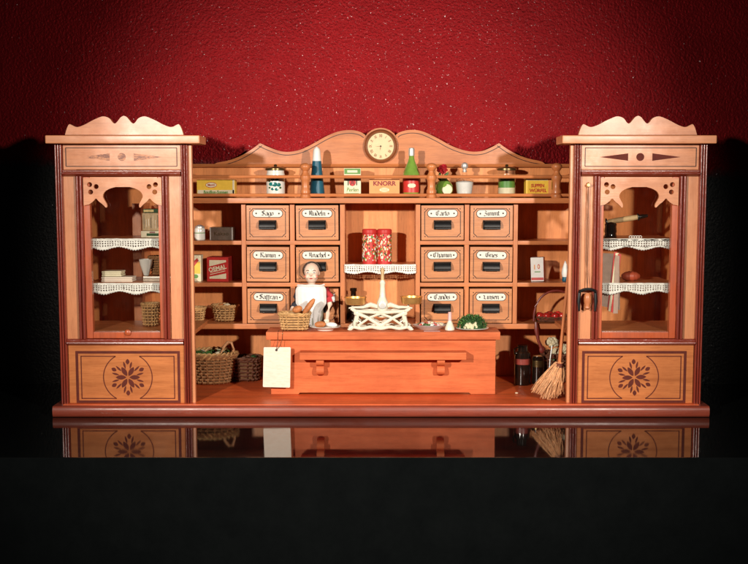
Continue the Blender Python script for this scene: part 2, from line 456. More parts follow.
def lace(name, x0, x1, ztop, h, y, scal, par, amp=.25, label=None):
    """strip of lace: solid heading, three rows of diamond holes, scalloped lower edge"""
    b = MB(); k = b.mi('lace')
    cell = .0034; nx = max(6, int(round((x1 - x0) / cell))); rows = 3
    head = .22 * h
    def zz(x, t):
        s = (x - x0) / (x1 - x0) * scal
        drop = amp * h * (.5 - .5 * math.cos(2 * PI * (s + .15)))
        return ztop - (head + (h - head - amp * h * .5) * t + drop * t * t)
    yy = lambda x: y + .0008 * math.sin(x * 420)
    V = lambda x, t: b.bm.verts.new((x, yy(x), zz(x, t)))
    for i in range(nx):
        xa, xb = x0 + (x1 - x0) * i / nx, x0 + (x1 - x0) * (i + 1) / nx; xm = (xa + xb) / 2
        b.bm.faces.new([b.bm.verts.new((xa, yy(xa), ztop)), b.bm.verts.new((xb, yy(xb), ztop)), V(xb, 0), V(xa, 0)])
        T = [0, .27, .54, .81]
        for r in range(rows):
            t0, t1 = T[r], T[r + 1]; tm = (t0 + t1) / 2; hx = (xb - xa) * .36; ht = (t1 - t0) * .36
            sh = (xb - xa) * .0
            A, B_, C_, D_ = V(xa, t0), V(xb, t0), V(xb, t1), V(xa, t1)
            N_, E_, S_, W_ = V(xm, tm - ht), V(xm + hx, tm), V(xm, tm + ht), V(xm - hx, tm)
            mN, mE, mS, mW = V(xm, t0), V(xb, tm), V(xm, t1), V(xa, tm)
            for f in ((A, mN, N_, W_, mW), (mN, B_, mE, E_, N_), (mE, C_, mS, S_, E_), (mS, D_, mW, W_, S_)): b.bm.faces.new(f)
        b.bm.faces.new([V(xa, .81), V(xb, .81), V(xb, 1), V(xm, 1.1), V(xa, 1)])
    bmesh.ops.remove_doubles(b.bm, verts=b.bm.verts[:], dist=1e-6)
    rj = random.Random(int(abs(x0) * 1e5) + int(ztop * 1e5))
    for v_ in b.bm.verts: v_.co += Vector((rj.gauss(0, .00013), rj.gauss(0, .00035), rj.gauss(0, .00013)))
    o = b.build(name, par)
    md = o.modifiers.new('thick', 'SOLIDIFY'); md.thickness = .0005
    if label: o['label'] = label
    return o
lace('lace_trim', PX(344.6, YD), PX(416, YD), PZ(264.2, YD - .002), 8.4 * mm(YD), YD - .0035, 2.6, LACE_SHELF, .22)

# ---- gallery rails and posts
YR = .1235
for v in (176.8, 195.2):
    b = MB(); b.tube([(PX(180, YR), YR, PZ(v, YR)), (PX(584, YR), YR, PZ(v, YR))], .0024, 'pine', 8); b.build('gallery_rail', shop)
b = MB(); px = mm(YR); H = PZ(163, YR) - ZS1
pr = [(5.0, 0), (5.3, 1), (5.3, 3), (4.2, 4.0), (5.0, 5), (5.0, 7.5), (4.2, 9), (3.9, 12), (4.0, 15), (4.5, 18), (5.2, 19), (5.2, 22), (4.0, 23.5), (3.0, 25.5), (2.8, 27), (4.0, 28.5), (5.2, 30.5), (5.4, 32), (4.8, 33.5), (2.8, 34.8), (.6, 35.3)]
b.lathe([(r * px, z / 35.3 * H) for r, z in pr], (0, 0, 0), 'pine_z', 20)
post = b.build('gallery_post', None); me_ = post.data
for i, u in enumerate((306, 431, 555)):
    o = post if i == 0 else post.copy()
    if i: COL.objects.link(o)
    o.parent = shop; o.location = (PX(u, YR), YR - .09, ZS1)

# broad-nib strokes for the blackletter drawer labels
GL = {
 'a': (.62, [[(0, .85), (.25, 1), (.45, .85), (.45, .1), (.6, 0)], [(.45, .55), (.1, .45), (0, .2), (.15, 0), (.45, .15)]]),
 'n': (.64, [[(0, .9), (.1, 1), (.12, 0)], [(.12, .75), (.35, 1), (.5, .85), (.5, .1), (.62, 0)]]),
 'u': (.64, [[(0, 1), (.05, .15), (.2, 0), (.45, .15)], [(.48, 1), (.48, .1), (.62, 0)]]),
 'm': (.98, [[(0, .9), (.1, 1), (.12, 0)], [(.12, .75), (.33, 1), (.46, .85), (.46, 0)], [(.46, .75), (.68, 1), (.82, .85), (.82, .1), (.94, 0)]]),
 'i': (.3, [[(0, .9), (.1, 1), (.1, .1), (.22, 0)], [(.12, 1.35), (.17, 1.42)]]),
 'e': (.5, [[(.05, .5), (.42, .6), (.42, .85), (.25, 1), (.05, .8), (.05, .2), (.22, 0), (.45, .15)]]),
 'o': (.56, [[(.25, 1), (.03, .8), (.03, .2), (.25, 0), (.47, .2), (.47, .8), (.25, 1)]]),
 'd': (.58, [[(.1, 1.5), (.3, 1.3), (.48, .8), (.48, .2), (.25, 0), (.03, .2), (.03, .8), (.3, 1)]]),
 'l': (.32, [[(.05, 1.45), (.1, 1.55), (.1, .1), (.25, 0)]]),
 'r': (.46, [[(0, .9), (.1, 1), (.1, 0)], [(.1, .75), (.3, 1), (.4, .9)]]),
 't': (.38, [[(.12, 1.35), (.12, .1), (.28, 0)], [(-.02, 1), (.32, 1)]]),
 'g': (.56, [[(.25, 1), (.03, .8), (.03, .2), (.25, 0), (.45, .2)], [(.25, 1), (.47, .9), (.47, -.2), (.25, -.42), (.03, -.3)]]),
 's': (.5, [[(.42, .9), (.22, 1), (.05, .8), (.4, .3), (.25, 0), (.03, .12)]]),
 'f': (.4, [[(.15, -.35), (.15, 1.3), (.35, 1.5)], [(0, 1), (.35, 1)]]),
 'c': (.48, [[(.42, .88), (.22, 1), (.03, .8), (.03, .2), (.22, 0), (.42, .15)]]),
 'h': (.58, [[(.05, 1.45), (.1, 1.5), (.1, 0)], [(.1, .75), (.33, 1), (.48, .85), (.48, 0), (.35, -.3)]]),
 'k': (.5, [[(.1, 1.5), (.1, 0)], [(.1, .7), (.35, 1), (.4, .8), (.12, .55)], [(.15, .55), (.45, 0)]]),
 'S': (.9, [[(.75, 1.3), (.45, 1.5), (.1, 1.25), (.2, .95), (.65, .65), (.75, .3), (.4, 0), (.05, .2)], [(.35, 1.4), (.4, .3)]]),
 'N': (.95, [[(0, 1.3), (.15, 1.5), (.2, .2), (.05, 0)], [(.2, 1.3), (.5, 1.5), (.7, 1.3), (.65, .15), (.85, 0)], [(.42, 1.3), (.42, .3)]]),
 'C': (.9, [[(.75, 1.3), (.45, 1.5), (.08, 1.2), (.05, .35), (.35, 0), (.75, .25)], [(.4, 1.35), (.42, .25)]]),
 'Z': (.85, [[(.05, 1.25), (.3, 1.5), (.65, 1.3), (.35, .8), (.7, .5), (.6, .1), (.3, -.1), (.05, .1)], [(.2, .8), (.55, .8)]]),
 'K': (.88, [[(.15, 1.5), (.2, 0), (.05, .1)], [(.2, .9), (.5, 1.45), (.75, 1.3)], [(.25, .85), (.6, .6), (.6, .2), (.8, 0)]]),
 'A': (.95, [[(.05, 1.2), (.3, 1.5), (.35, .3), (.05, 0)], [(.35, 1.3), (.65, 1.5), (.7, .1), (.85, 0)], [(.35, .7), (.68, .7)]]),
 'G': (.9, [[(.75, 1.3), (.45, 1.5), (.08, 1.2), (.05, .35), (.35, 0), (.75, .25), (.75, .8), (.5, .75)], [(.4, 1.35), (.42, .25)]]),
 'L': (.85, [[(.4, 1.5), (.1, 1.2), (.3, .9), (.25, .2), (.05, .1)], [(.25, .2), (.5, 0), (.8, .15)]]),
}
def blackletter(b, word, cx, y, zb, xh, wmax):
    w = sum(GL[c][0] for c in word); sx = min(1.45, wmax / (w * xh)); x = cx - w * xh * sx / 2; q = 0
    for ch in word:
        for st in GL[ch][1]:
            for (px_, pz_), (qx_, qz_) in zip(st, st[1:]):
                n_ = Vector((.12 * xh, .08 * xh)); p = Vector((x + px_ * xh * sx, zb + pz_ * xh)); r_ = Vector((x + qx_ * xh * sx, zb + qz_ * xh))
                q += 1; yy = y - .0002 - (q % 9) * .00002
                pts_ = [p - n_, p + n_, r_ + n_, r_ - n_]
                if abs((pts_[1] - pts_[0]).cross(pts_[2] - pts_[1])) < 1e-10: 
                    m_ = Vector((-.05, .06)) * xh; pts_ = [p - n_, p + m_, r_ + n_, r_ - m_]
                b.quad([(t_.x, yy, t_.y) for t_ in pts_], 'ink')
        x += GL[ch][0] * xh * sx
# ---- drawers
names = [['Sago', 'Nudeln', 'Carto', 'Zimmt'], ['Kamin', 'Aruchel', 'Chamin', 'Gries'], ['Saffran', 'Nelken', 'Candis', 'Linsen']]
cols = [(246.9, 289.9), (295.5, 339.7), (420.5, 463.8), (469.3, 512.3)]
rows_ = [(204.9, 240.4), (245.2, 282.4), (287.3, 323.6)]
dw = .5 * (PX(290, YD) - PX(247, YD)) - .0006; dh = .5 * (PZ(205, YD) - PZ(240.4, YD)) - .0005
def drawer_mesh():
    b = MB()
    b.box(-dw, dw, 0, .060, -dh, dh, 'drawer', .0009)
    # painted frame with notched corners
    e = .0049; x1, z1 = dw - e, dh - e; nt_ = .0046; t = .0010; y = -.0003
    P = [(-x1 + nt_, z1), (x1 - nt_, z1), (x1 - nt_ * .55, z1 - nt_ * .55), (x1, z1 - nt_), (x1, -z1 + nt_), (x1 - nt_ * .55, -z1 + nt_ * .55), (x1 - nt_, -z1), (-x1 + nt_, -z1), (-x1 + nt_ * .55, -z1 + nt_ * .55), (-x1, -z1 + nt_), (-x1, z1 - nt_), (-x1 + nt_ * .55, z1 - nt_ * .55)]
    n = len(P)
    for i in range(n):
        p, q = Vector(P[i]), Vector(P[(i + 1) % n]); d = (q - p).normalized(); nn = Vector((-d.y, d.x)) * t / 2; p = p - d * t * .4; q = q + d * t * .4
        b.quad([(p.x + nn.x, y, p.y + nn.y), (q.x + nn.x, y, q.y + nn.y), (q.x - nn.x, y, q.y - nn.y), (p.x - nn.x, y, p.y - nn.y)], 'line')
    for sx in (-1, 1):
        for sz in (-1, 1):
            cx, cz = sx * (x1 - .0004), sz * (z1 - .0004)
            b.quad([(cx - .0011, y, cz), (cx, y, cz + .0011), (cx + .0011, y, cz), (cx, y, cz - .0011)], 'line')
    return b
def handle_mesh():
    b = MB(); w, h, d = .0128, .0068, .0085
    z0 = -.0030
    b.box(-w, w, -.0012, -.0002, z0 - h, z0 + h, 'iron', .0004)
    # cup shell: curved hood over a hollow
    prof = []
    for i in range(7):
        a = PI / 2 * i / 6; prof.append((z0 + h * .95 - (1 - math.cos(a)) * h * 1.35, -.001 - d * math.sin(a)))
    inner = [(z - .0011, min(-.001, y + .0012)) for z, y in prof]
    b.extr(prof + inner[::-1], -w * .94, w * .94, 'iron', 'X')
    for s in (-1, 1):
        pr = [(z0 + h * .95, -.001), *prof[1:], (z0 - h * .5, -.001)]
        b.extr(pr, s * w * .94, s * w * .86, 'iron', 'X')
    b.box(-w * .8, w * .8, -.0060, -.0012, z0 - h * .95, z0 - h * .5, 'iron', .0008)
    return b
def plate_mesh(s):
    b = MB(); w, r = .0215, .0052; z0 = .0135
    pts = []
    for i in range(9):
        a = PI / 2 - PI * i / 8; pts.append((w - r + r * math.cos(a), z0 + r * math.sin(a)))
    for i in range(9):
        a = -PI / 2 - PI * i / 8; pts.append((-w + r + r * math.cos(a), z0 + r * math.sin(a)))
    dk = [(x * 1.035, z0 + (z - z0) * 1.14) for x, z in pts]
    b.prism(dk, -.0006, .0004, 'line')
    b.prism(pts, -.0013, -.0004, 'enamel', .0003)
    for sx in (-1, 1):
        b.lathe([(.0013, 0), (.0012, .0004), (.0005, .0007)], (sx * (w - r * .95), -.0013, z0), 'nail', 10, rot=Matrix.Rotation(PI / 2, 3, 'X'))
    blackletter(b, s, 0, -.0014, z0 - .0029, .0046, .0295)
    return b
d0 = None
rd = random.Random(3)
for r, (v0, v1) in enumerate(rows_):
    for c, (u0, u1) in enumerate(cols):
        if d0 is None:
            d = d0 = drawer_mesh().build('drawer'); h = h0 = handle_mesh().build('handle')
        else:
            d = d0.copy(); COL.objects.link(d); h = h0.copy(); COL.objects.link(h)
        d.parent = shop
        y = YD - .0015 - rd.random() * .003
        d.location = ((PX(u0, YD) + PX(u1, YD)) / 2, y - .09, (PZ(v0, YD) + PZ(v1, YD)) / 2 - (.0006 if r else 0))
        d.rotation_euler = (0, (rd.random() - .5) * .018, (rd.random() - .5) * .03)
        h.parent = d
        p = plate_mesh(names[r][c]).build('label_plate'); p.parent = d
        p.rotation_euler = (0, (rd.random() - .5) * .05, 0)
        d['label'] = 'drawer labelled ' + names[r][c] if not (r == 2 and c == 1) else 'drawer behind the doll'

# ---- corner cabinets
def cabinet(s):
    U = (lambda u: u) if s < 0 else (lambda u: 762 - u)
    X = lambda u, Y=0., v=282: PX(U(u), Y, v)
    def bx(b, u0, u1, y0, y1, v0, v1, m, bev=.0006, Y=None):
        Y = y0 if Y is None else Y
        b.box(X(u0, Y), X(u1, Y), y0, y1, PZ(v1, Y), PZ(v0, Y), m, bev)
    zbot, ztop = ZFt + .0003, PZ(144, 0)
    # carcass: outer side wall, cabinet floor, back lining, ceiling
    b = MB()
    xo = X(58.2); xi = X(194)
    zrf = PZ(172.5, 0)
    b.box(xo, xo - s * .005, .0085, YB - .0004, zbot, zrf, 'back', .0006)
    b.box(xo - s * .0052, X(192), .0085, .118, PZ(336, 0), PZ(331.8, .0), 'pine', .0004)
    b.box(xo - s * .0052, X(172), .0085, YB - .0004, zrf - .004, zrf - .0002, 'back', .0004)
    cab = b.build('corner_cabinet', shop)
    # stiles of the face frame
    for (u0, u1) in ((58.4, 79), (170.5, 193.6)):
        b = MB(); bx(b, u0, u1, 0, .0082, 144.2, 406.3, 'pale_z'); b.build('stile', cab)
    # header panel with painted triangles and disc
    b = MB(); bx(b, 66.5, 183, -.0022, .008, 144.6, 169.6, 'pale')
    y = -.0026
    def lin(b, u0, v0, u1, v1, wpx, m, y=y):
        b.box(X(u0) if u0 != u1 else X(u0 - wpx / 2), X(u1) if u0 != u1 else X(u1 + wpx / 2), y, -.0015,
              PZ(v0 + (wpx / 2 if v0 == v1 else 0), 0), PZ(v1 - (wpx / 2 if v0 == v1 else 0), 0), m, 0)
    for a in ((69.8, 147.9, 179.4, 147.9), (69.8, 166.4, 179.4, 166.4), (69.8, 147.9, 69.8, 166.4), (179.4, 147.9, 179.4, 166.4)): lin(b, *a, .8, 'line')
    for q in (1, -1):
        x0_, x1_ = 125 + q * 12, 125 + q * 40
        b.prism([(X(x0_), PZ(153.4, 0)), (X(x0_), PZ(160.8, 0)), (X(x1_), PZ(157.1, 0))], y, -.0015, 'glare_stain_mix' if s < 0 else 'inlay')
    b.prism([(X(125) + 3.9 * mm(0) * math.cos(t), PZ(157, 0) + 3.9 * mm(0) * math.sin(t)) for t in [2 * PI * k / 20 for k in range(20)]], y, -.0015, 'glare_stain_mix' if s < 0 else 'inlay')
    b.build('header_panel', cab)
    # cornice and cresting
    b = MB(); bx(b, 50.3, 202.5, -.020, .03, 135.4, 143.7, 'pale', .0016, Y=-.015)
    b.build('cornice', cab)
    half = [(0, 52), (10, 56), (18, 66), (26, 76), (33, 80), (41, 74), (47, 64), (55, 58), (68, 54), (80, 55), (110, 68), (135, 82), (158, 91), (170, 91), (183, 84), (192, 80), (200, 95), (207, 118)]
    half = smooth_px(half, 1)
    k = mm(-.004) / 3.525; zc = PZ(135.0, -.004); xc = X(127.5, -.004)
    P = [(xc - d * k, zc + (118 - h) * k + .0002) for d, h in half[::-1]] + [(xc + d * k, zc + (118 - h) * k + .0002) for d, h in half[1:]]
    b = MB(); b.prism(P, -.004, .003, 'pale')
    b.build('cresting', cab)
    # mouldings
    def beads(name, u0, u1, v0, v1, n, y=-.0002, m='mould', par=cab, depth=.0058):
        b = MB(); x0, x1 = sorted((X(u0), X(u1))); wd = (x1 - x0) / n
        pr = [(x0, y)]
        for i in range(n):
            for j in range(1, 8):
                a = PI * j / 8; pr.append((x0 + wd * (i + .5 - .5 * math.cos(a)), y - .0012 - (depth - .0012) * math.sin(a) ** .8))
            if i < n - 1: pr.append((x0 + wd * (i + 1), y - .001))
        pr.append((x1, y))
        b.extr(pr, PZ(v1, 0), PZ(v0, 0), m); return b.build(name, par)
    beads('corner_moulding', 58.8, 66.3, 144.4, 406.2, 3); beads('corner_moulding', 183.3, 190.6, 144.4, 406.2, 3)
    def hbead(u0, u1, v0, v1, d=.006):
        b = MB(); z0, z1 = PZ(v1, 0), PZ(v0, 0); pr = [(z0, 0)]
        for (t, q) in ((0, .35), (.12, .5), (.2, .85), (.38, 1), (.55, .95), (.68, .7), (.74, .5), (.9, .5), (1, .35)): pr.append((z0 + (z1 - z0) * t, -.0002 - d * q))
        pr.append((z1, 0)); b.extr(pr, X(u0), X(u1), 'mould_x', 'X'); return b.build('moulding', cab)
    hbead(66.5, 183.1, 170, 176.2, .008); hbead(66.5, 183.1, 338.6, 345, .008)
    beads('moulding', 78.6, 85.6, 176.4, 338.4, 2); beads('moulding', 163.6, 170.4, 176.4, 338.4, 2)
    # lower panel with stencilled rosette
    b = MB(); bx(b, 66.5, 183, -.0022, .008, 345.2, 406.2, 'panel')
    y = -.0026
    def rect(u0, u1, v0, v1, wpx, m):
        lin(b, u0 - wpx / 2, v0, u1 + wpx / 2, v0, wpx, m); lin(b, u0 - wpx / 2, v1, u1 + wpx / 2, v1, wpx, m)
        lin(b, u0, v0 + wpx / 2, u0, v1 - wpx / 2, wpx, m); lin(b, u1, v0 + wpx / 2, u1, v1 - wpx / 2, wpx, m)
    rect(75.3, 177.6, 352, 401.4, 2.6, 'inlay')
    cu, cv, R = 126.2, 377, 24.6
    cx, cz = X(cu), PZ(cv, 0); q = mm(0); R *= q
    zi, zj = PZ(356, 0), PZ(398, 0)
    xi0, xi1 = X(79.5), X(173)
    xi0, xi1 = min(xi0, xi1), max(xi0, xi1)
    a0 = math.asin((zi - cz) / R) ; a1 = math.asin((cz - zj) / R); t_ = .45 * q
    for sg in (1, -1):
        n = 24
        for i in range(n):
            tt = [-a1 + (a0 + a1) * (i + e) / n for e in (0, 1)]
            b.quad([(cx + sg * (R - t_) * math.cos(tt[0]), y, cz + (R - t_) * math.sin(tt[0])), (cx + sg * (R + t_) * math.cos(tt[0]), y, cz + (R + t_) * math.sin(tt[0])),
                    (cx + sg * (R + t_) * math.cos(tt[1]), y, cz + (R + t_) * math.sin(tt[1])), (cx + sg * (R - t_) * math.cos(tt[1]), y, cz + (R - t_) * math.sin(tt[1]))], 'inlay')
    for zz, aa in ((zi, a0), (zj, a1)):
        for xe, sg in ((xi0, -1), (xi1, 1)):
            b.box(xe, cx + sg * R * math.cos(aa), y, -.0015, zz - t_, zz + t_, 'inlay', 0)
    for xe in (xi0, xi1): b.box(xe - t_, xe + t_, y, -.0015, zj - t_, zi + t_, 'inlay', 0)
    def petal(ang, r0, r1, wid, m='inlay'):
        d = Vector((math.cos(ang), math.sin(ang))); nn = Vector((-d.y, d.x)); L = r1 - r0; n = 8; A = []; B_ = []
        for i in range(n + 1):
            t = i / n; w_ = wid * math.sin(PI * t) ** .8; c_ = d * (r0 + L * t)
            A.append(c_ + nn * w_); B_.append(c_ - nn * w_)
        P = A + B_[1:-1][::-1]
        b.prism([(cx + p.x, cz + p.y) for p in P], y, -.0015, m)
    for i in range(6):
        an = i * PI / 3 + (.0 if s < 0 else .05)
        petal(an, 1.6 * q, 12.2 * q, 2.3 * q)
        am = an + PI / 6
        petal(am, 13.2 * q, 18.8 * q, 1.9 * q)
        for e in (-.21, .21): petal(am + e * 1.2, 9.0 * q, 16.6 * q, .95 * q)
    b.build('lower_panel', cab)
    # door
    b = MB(); f = 'door'
    bx(b, 85.7, 91.8, -.001, .0078, 177, 338.3, f); bx(b, 159.6, 163.5, -.001, .0078, 177, 338.3, f)
    bx(b, 92, 159.4, -.0012, .0076, 332, 338.2, f); bx(b, 92, 159.4, -.0012, .0076, 177, 180.6, 'pale')
    door = b.build('door', cab)
    b = MB(); bx(b, 91.9, 159.5, .0030, .0042, 180.8, 331.8, 'glass', 0); b.build('glass_pane', cab)
    # fretwork valance
    A = [(86, 178), (86, 205.5), (91, 204.6), (95.5, 201.5), (98.3, 197.8), (101, 201.4), (105, 204.4), (108.6, 208.4), (109.3, 204.5), (106.6, 200), (104.8, 196), (107, 191.5), (112, 188.6), (118, 187)]
    half = [(125.0 - u, v) for u, v in smooth_px(A[2:], 1)]
    P = [(125 - d, v) for d, v in [(39, 178), (39, 205.5)] + half] + [(125 + d, v) for d, v in (half[::-1] + [(38.4, 205.5), (38.4, 178)])]
    b = MB(); bm = b.bm
    # cut three holes per corner by bridging with triangulation
    def ring(pts): 
        vs = [bm.verts.new((X(u, -.004), 0, PZ(v, -.004))) for u, v in pts]
        return [bm.edges.new((vs[i], vs[(i + 1) % len(vs)])) for i in range(len(vs))]
    es = ring(P)
    for hu, hv in ((92.4, 184.6), (98.8, 186.6), (93.2, 192)):
        for sg in (1, -1):
            cu_ = 125 + sg * (hu - 125)
            es += ring([(cu_ + 2.5 * math.cos(2 * PI * k / 14), hv + 2.5 * math.sin(2 * PI * k / 14)) for k in range(14)])
    bmesh.ops.triangle_fill(bm, edges=es, use_beauty=True, use_dissolve=False)
    for fc in bm.faces: fc.material_index = b.mi('pale')
    r_ = bmesh.ops.extrude_face_region(bm, geom=bm.faces[:])
    for v in [e for e in r_['geom'] if isinstance(e, bmesh.types.BMVert)]: v.co.y -= .004
    for v in bm.verts: v.co.y -= .0016
    b.build('fretwork', cab)
    # cabinet shelves with lace
    for v in (238.6, 283):
        b = MB(); b.box(X(86, .03), X(178, .03), .030, .125, PZ(v + 4, .02), PZ(v + .5, .02), 'pine', .0005); sh = b.build('shelf', cab)
        x0, x1 = sorted((X(92.2, .018), X(163, .018)))
        lace('lace_trim', x0, x1, PZ(v, .018), 9.6 * mm(.018), .0185, 2.2, sh, .3)
    return cab, X
cabL, XcL = cabinet(-1)
cabR, XcR = cabinet(1)
# door handle and key cord on the right-hand cabinet, knob on the left one
b = MB(); xk = PX(587, -.004); k = mm(-.004)
zt = PZ(291, -.004)
pts = [(xk + 8 * k * math.cos(t), -.0085 - .004 * math.sin(t), zt - 1.5 * k + 4 * k * math.sin(t)) for t in [PI * i / 10 for i in range(11)]]
b.tube([(xk + 8 * k, -.0085, zt - 20 * k), (xk + 8.6 * k, -.0085, zt - 10 * k)] + pts + [(xk - 8.6 * k, -.0085, zt - 10 * k), (xk - 8 * k, -.0085, zt - 20 * k)], [.9 * k, 1.8 * k] + [1.5 * k] * 11 + [1.8 * k, .9 * k], 'iron', 8)
b.lathe([(1 * k, 0), (3.3 * k, 2 * k), (2.6 * k, 4.5 * k), (3.7 * k, 8 * k), (3.9 * k, 12 * k), (3.2 * k, 15 * k), (2 * k, 17 * k)], (xk, -.0095, zt - 18.5 * k), 'stick', 16)
b.build('door_handle', cabR)
b = MB(); xk = PX(586, -.002); zk = PZ(185, -.002)
b.lathe([(.0008, 0), (.0008, .006), (.002, .0065), (.002, .0075)], (xk, -.0002, zk), 'brass', 10, rot=Matrix.Rotation(PI / 2, 3, 'X'))
b.tube([(xk, -.004, zk + .003), (xk + .001, -.006, zk), (xk, -.0045, zk - .003)], .0012, 'brass', 6)
for dx in (-.0012, .0016):
    b.tube([(xk, -.0055, zk), (xk + dx * 1.2, -.0035, zk - .05), (xk + dx, -.003, zk - .1), (xk + .0008, -.0085, PZ(291, -.004))], .00045, 'cord', 5)
b.build('key_cord', cabR)
b = MB(); b.lathe([(.0005, 0), (.004, .0006), (.0042, .002), (.002, .0035)], (PX(127, -.001), -.0013, PZ(332.5, -.001)), 'door', 12, rot=Matrix.Rotation(PI / 2, 3, 'X')); b.build('door_knob', cabL)

# ================================================================= clock
kc = mm(YC - .004); cc = Vector((PX(CC[0], YC, CC[1]), YC - .0008, PZ(CC[1], YC - .004)))
clock = thing('wall_clock', tuple(cc), 'small round clock with dark wooden rim on the curved crest', 'clock')
RX = Matrix.Rotation(PI / 2, 3, 'X')
b = MB(); R = 16.6 * kc
b.lathe([(R * .80, 0), (R * .98, .0004), (R, .003), (R * .97, .006), (R * .90, .0075), (R * .83, .0068), (R * .79, .005), (R * .79, .003)], cc, 'clockwood', 48, rot=RX)
b.build('case', clock)
b = MB(); b.lathe([(R * .79, .0006), (R * .785, .0040)], cc, 'dial', 48, rot=RX)
yd = cc.y - .0040
for i, t in enumerate(('XII', 'I', 'II', 'III', 'IIII', 'V', 'VI', 'VII', 'VIII', 'IX', 'X', 'XI')):
    a = PI / 2 - i * PI / 6
    b.text(t, (cc.x + R * .61 * math.cos(a), yd, cc.z + R * .61 * math.sin(a)), .0062, 'clockwood', .62, .0003, rot=a - PI / 2, off=.02)
b.build('dial', clock)
b = MB(); b.lathe([(.0011, 0), (.0009, .0008), (.0003, .0011)], (cc.x, yd - .0006, cc.z), 'ink', 10, rot=RX)
for a, L, wd in ((math.radians(185), .0085, .00035), (math.radians(262), .0065, .00042)):
    d = Vector((math.cos(a), math.sin(a))); n_ = Vector((-d.y, d.x)) * wd
    b.prism([(cc.x - d.x * .001 + n_.x, cc.z - d.y * .001 + n_.y), (cc.x - d.x * .001 - n_.x, cc.z - d.y * .001 - n_.y), (cc.x + d.x * L, cc.z + d.y * L)], yd - .0011, yd - .0007, 'clockwood')
b.build('hands', clock)

# ================================================================= helpers for goods
def carton(name, u0, u1, vtop, zb, Y, dep, base, label, cat, group=None, deco=None, rot=0., side=None, tilt=0.):
    """printed box; deco(b, x0, x1, y, z0, z1) adds flat print on the front"""
    x0, x1 = PX(u0, Y), PX(u1, Y); z1 = PZ(vtop, Y)
    b = MB(); b.box(x0, x1, Y, Y + dep, zb, z1, base, .0005)
    if side:
        b.box(x1 - .0001, x1 + .0002, Y + .0006, Y + dep - .0006, zb + .0006, z1 - .0006, side, 0)
    if deco: deco(b, x0, x1, Y, zb, z1)
    c = Vector(((x0 + x1) / 2, Y + dep / 2, zb))
    if rot or tilt:
        R_ = Matrix.Rotation(rot, 3, 'Z') @ Matrix.Rotation(tilt, 3, 'Y')
        b.xform(lambda p: c + R_ @ (p - c))
        lowest = min(v.co.z for v in b.bm.verts); b.xform(lambda p: p + Vector((0, 0, zb - lowest)))
    return single(name, b, tuple(c), label, cat, group)
def pr(b, x0, x1, y, z0, z1, m, t=.0002, n=1):
    b.box(x0, x1, y - t * n, y - t * n + .0004 * n, z0, z1, m, 0)
def ell(b, cx, cz, rx, rz, y, m, t=.0003):
    b.prism([(cx + rx * math.cos(2 * PI * k / 24), cz + rz * math.sin(2 * PI * k / 24)) for k in range(24)], y - t, y + .0001, m)

def basket_body(c, rx0, ry0, rx1, ry1, h, rows, stakes, sr, pw, m, mliner='liner'):
    """woven wall: strands weave in and out of upright stakes"""
    b = MB(); c = Vector(c); seg = stakes * 2
    def P(t, th, d=0):
        ct, st = math.cos(th), math.sin(th); e = 2. / pw
        x = math.copysign(abs(ct) ** e, ct); y = math.copysign(abs(st) ** e, st)
        rx = rx0 + (rx1 - rx0) * t; ry = ry0 + (ry1 - ry0) * t
        return c + Vector((x * (rx + d), y * (ry + d), h * t))
    for r in range(rows):
        t = (r + .5) / rows
        b.tube([P(t, 2 * PI * i / seg, sr * (1.15 * (1 if (i + r) % 2 else -.35))) for i in range(seg)], sr * .95, m, 5, True)
    for i in range(stakes):
        th = 2 * PI * (i * 2 + .5) / seg
        b.tube([P(0, th, -sr * .2), P(.5, th, sr * .2), P(1.02, th, 0)], sr * .75, m, 4)
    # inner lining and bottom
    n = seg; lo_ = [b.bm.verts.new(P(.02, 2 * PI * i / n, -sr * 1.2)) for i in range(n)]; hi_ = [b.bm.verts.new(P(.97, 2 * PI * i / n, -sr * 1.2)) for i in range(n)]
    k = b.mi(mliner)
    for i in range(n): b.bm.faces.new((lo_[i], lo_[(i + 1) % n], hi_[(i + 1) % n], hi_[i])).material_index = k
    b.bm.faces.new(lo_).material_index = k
    return b, P
def basket(name, c, rx0, ry0, rx1, ry1, h, label, rows=7, stakes=14, sr=.0011, pw=2.6, m='wicker', group=None, handle=None, twist=1.5):
    t = thing(name, tuple(c), label, 'basket', group)
    b, P = basket_body(c, rx0, ry0, rx1, ry1, h, rows, stakes, sr, pw, m)
    b.build('body', t)
    b = MB(); seg = 60
    for ph in (0, PI):
        b.tube([P(1.03, 2 * PI * i / seg, sr * .4 + sr * .9 * math.cos(i * 1.256 + ph)) + Vector((0, 0, sr * .9 * math.sin(i * 1.256 + ph))) for i in range(seg)], sr * twist * .8, m, 5, True)
    b.build('rim', t)
    if handle:
        b = MB()
        for hp in handle: b.tube(*hp)
        b.build('handle', t)
    return t

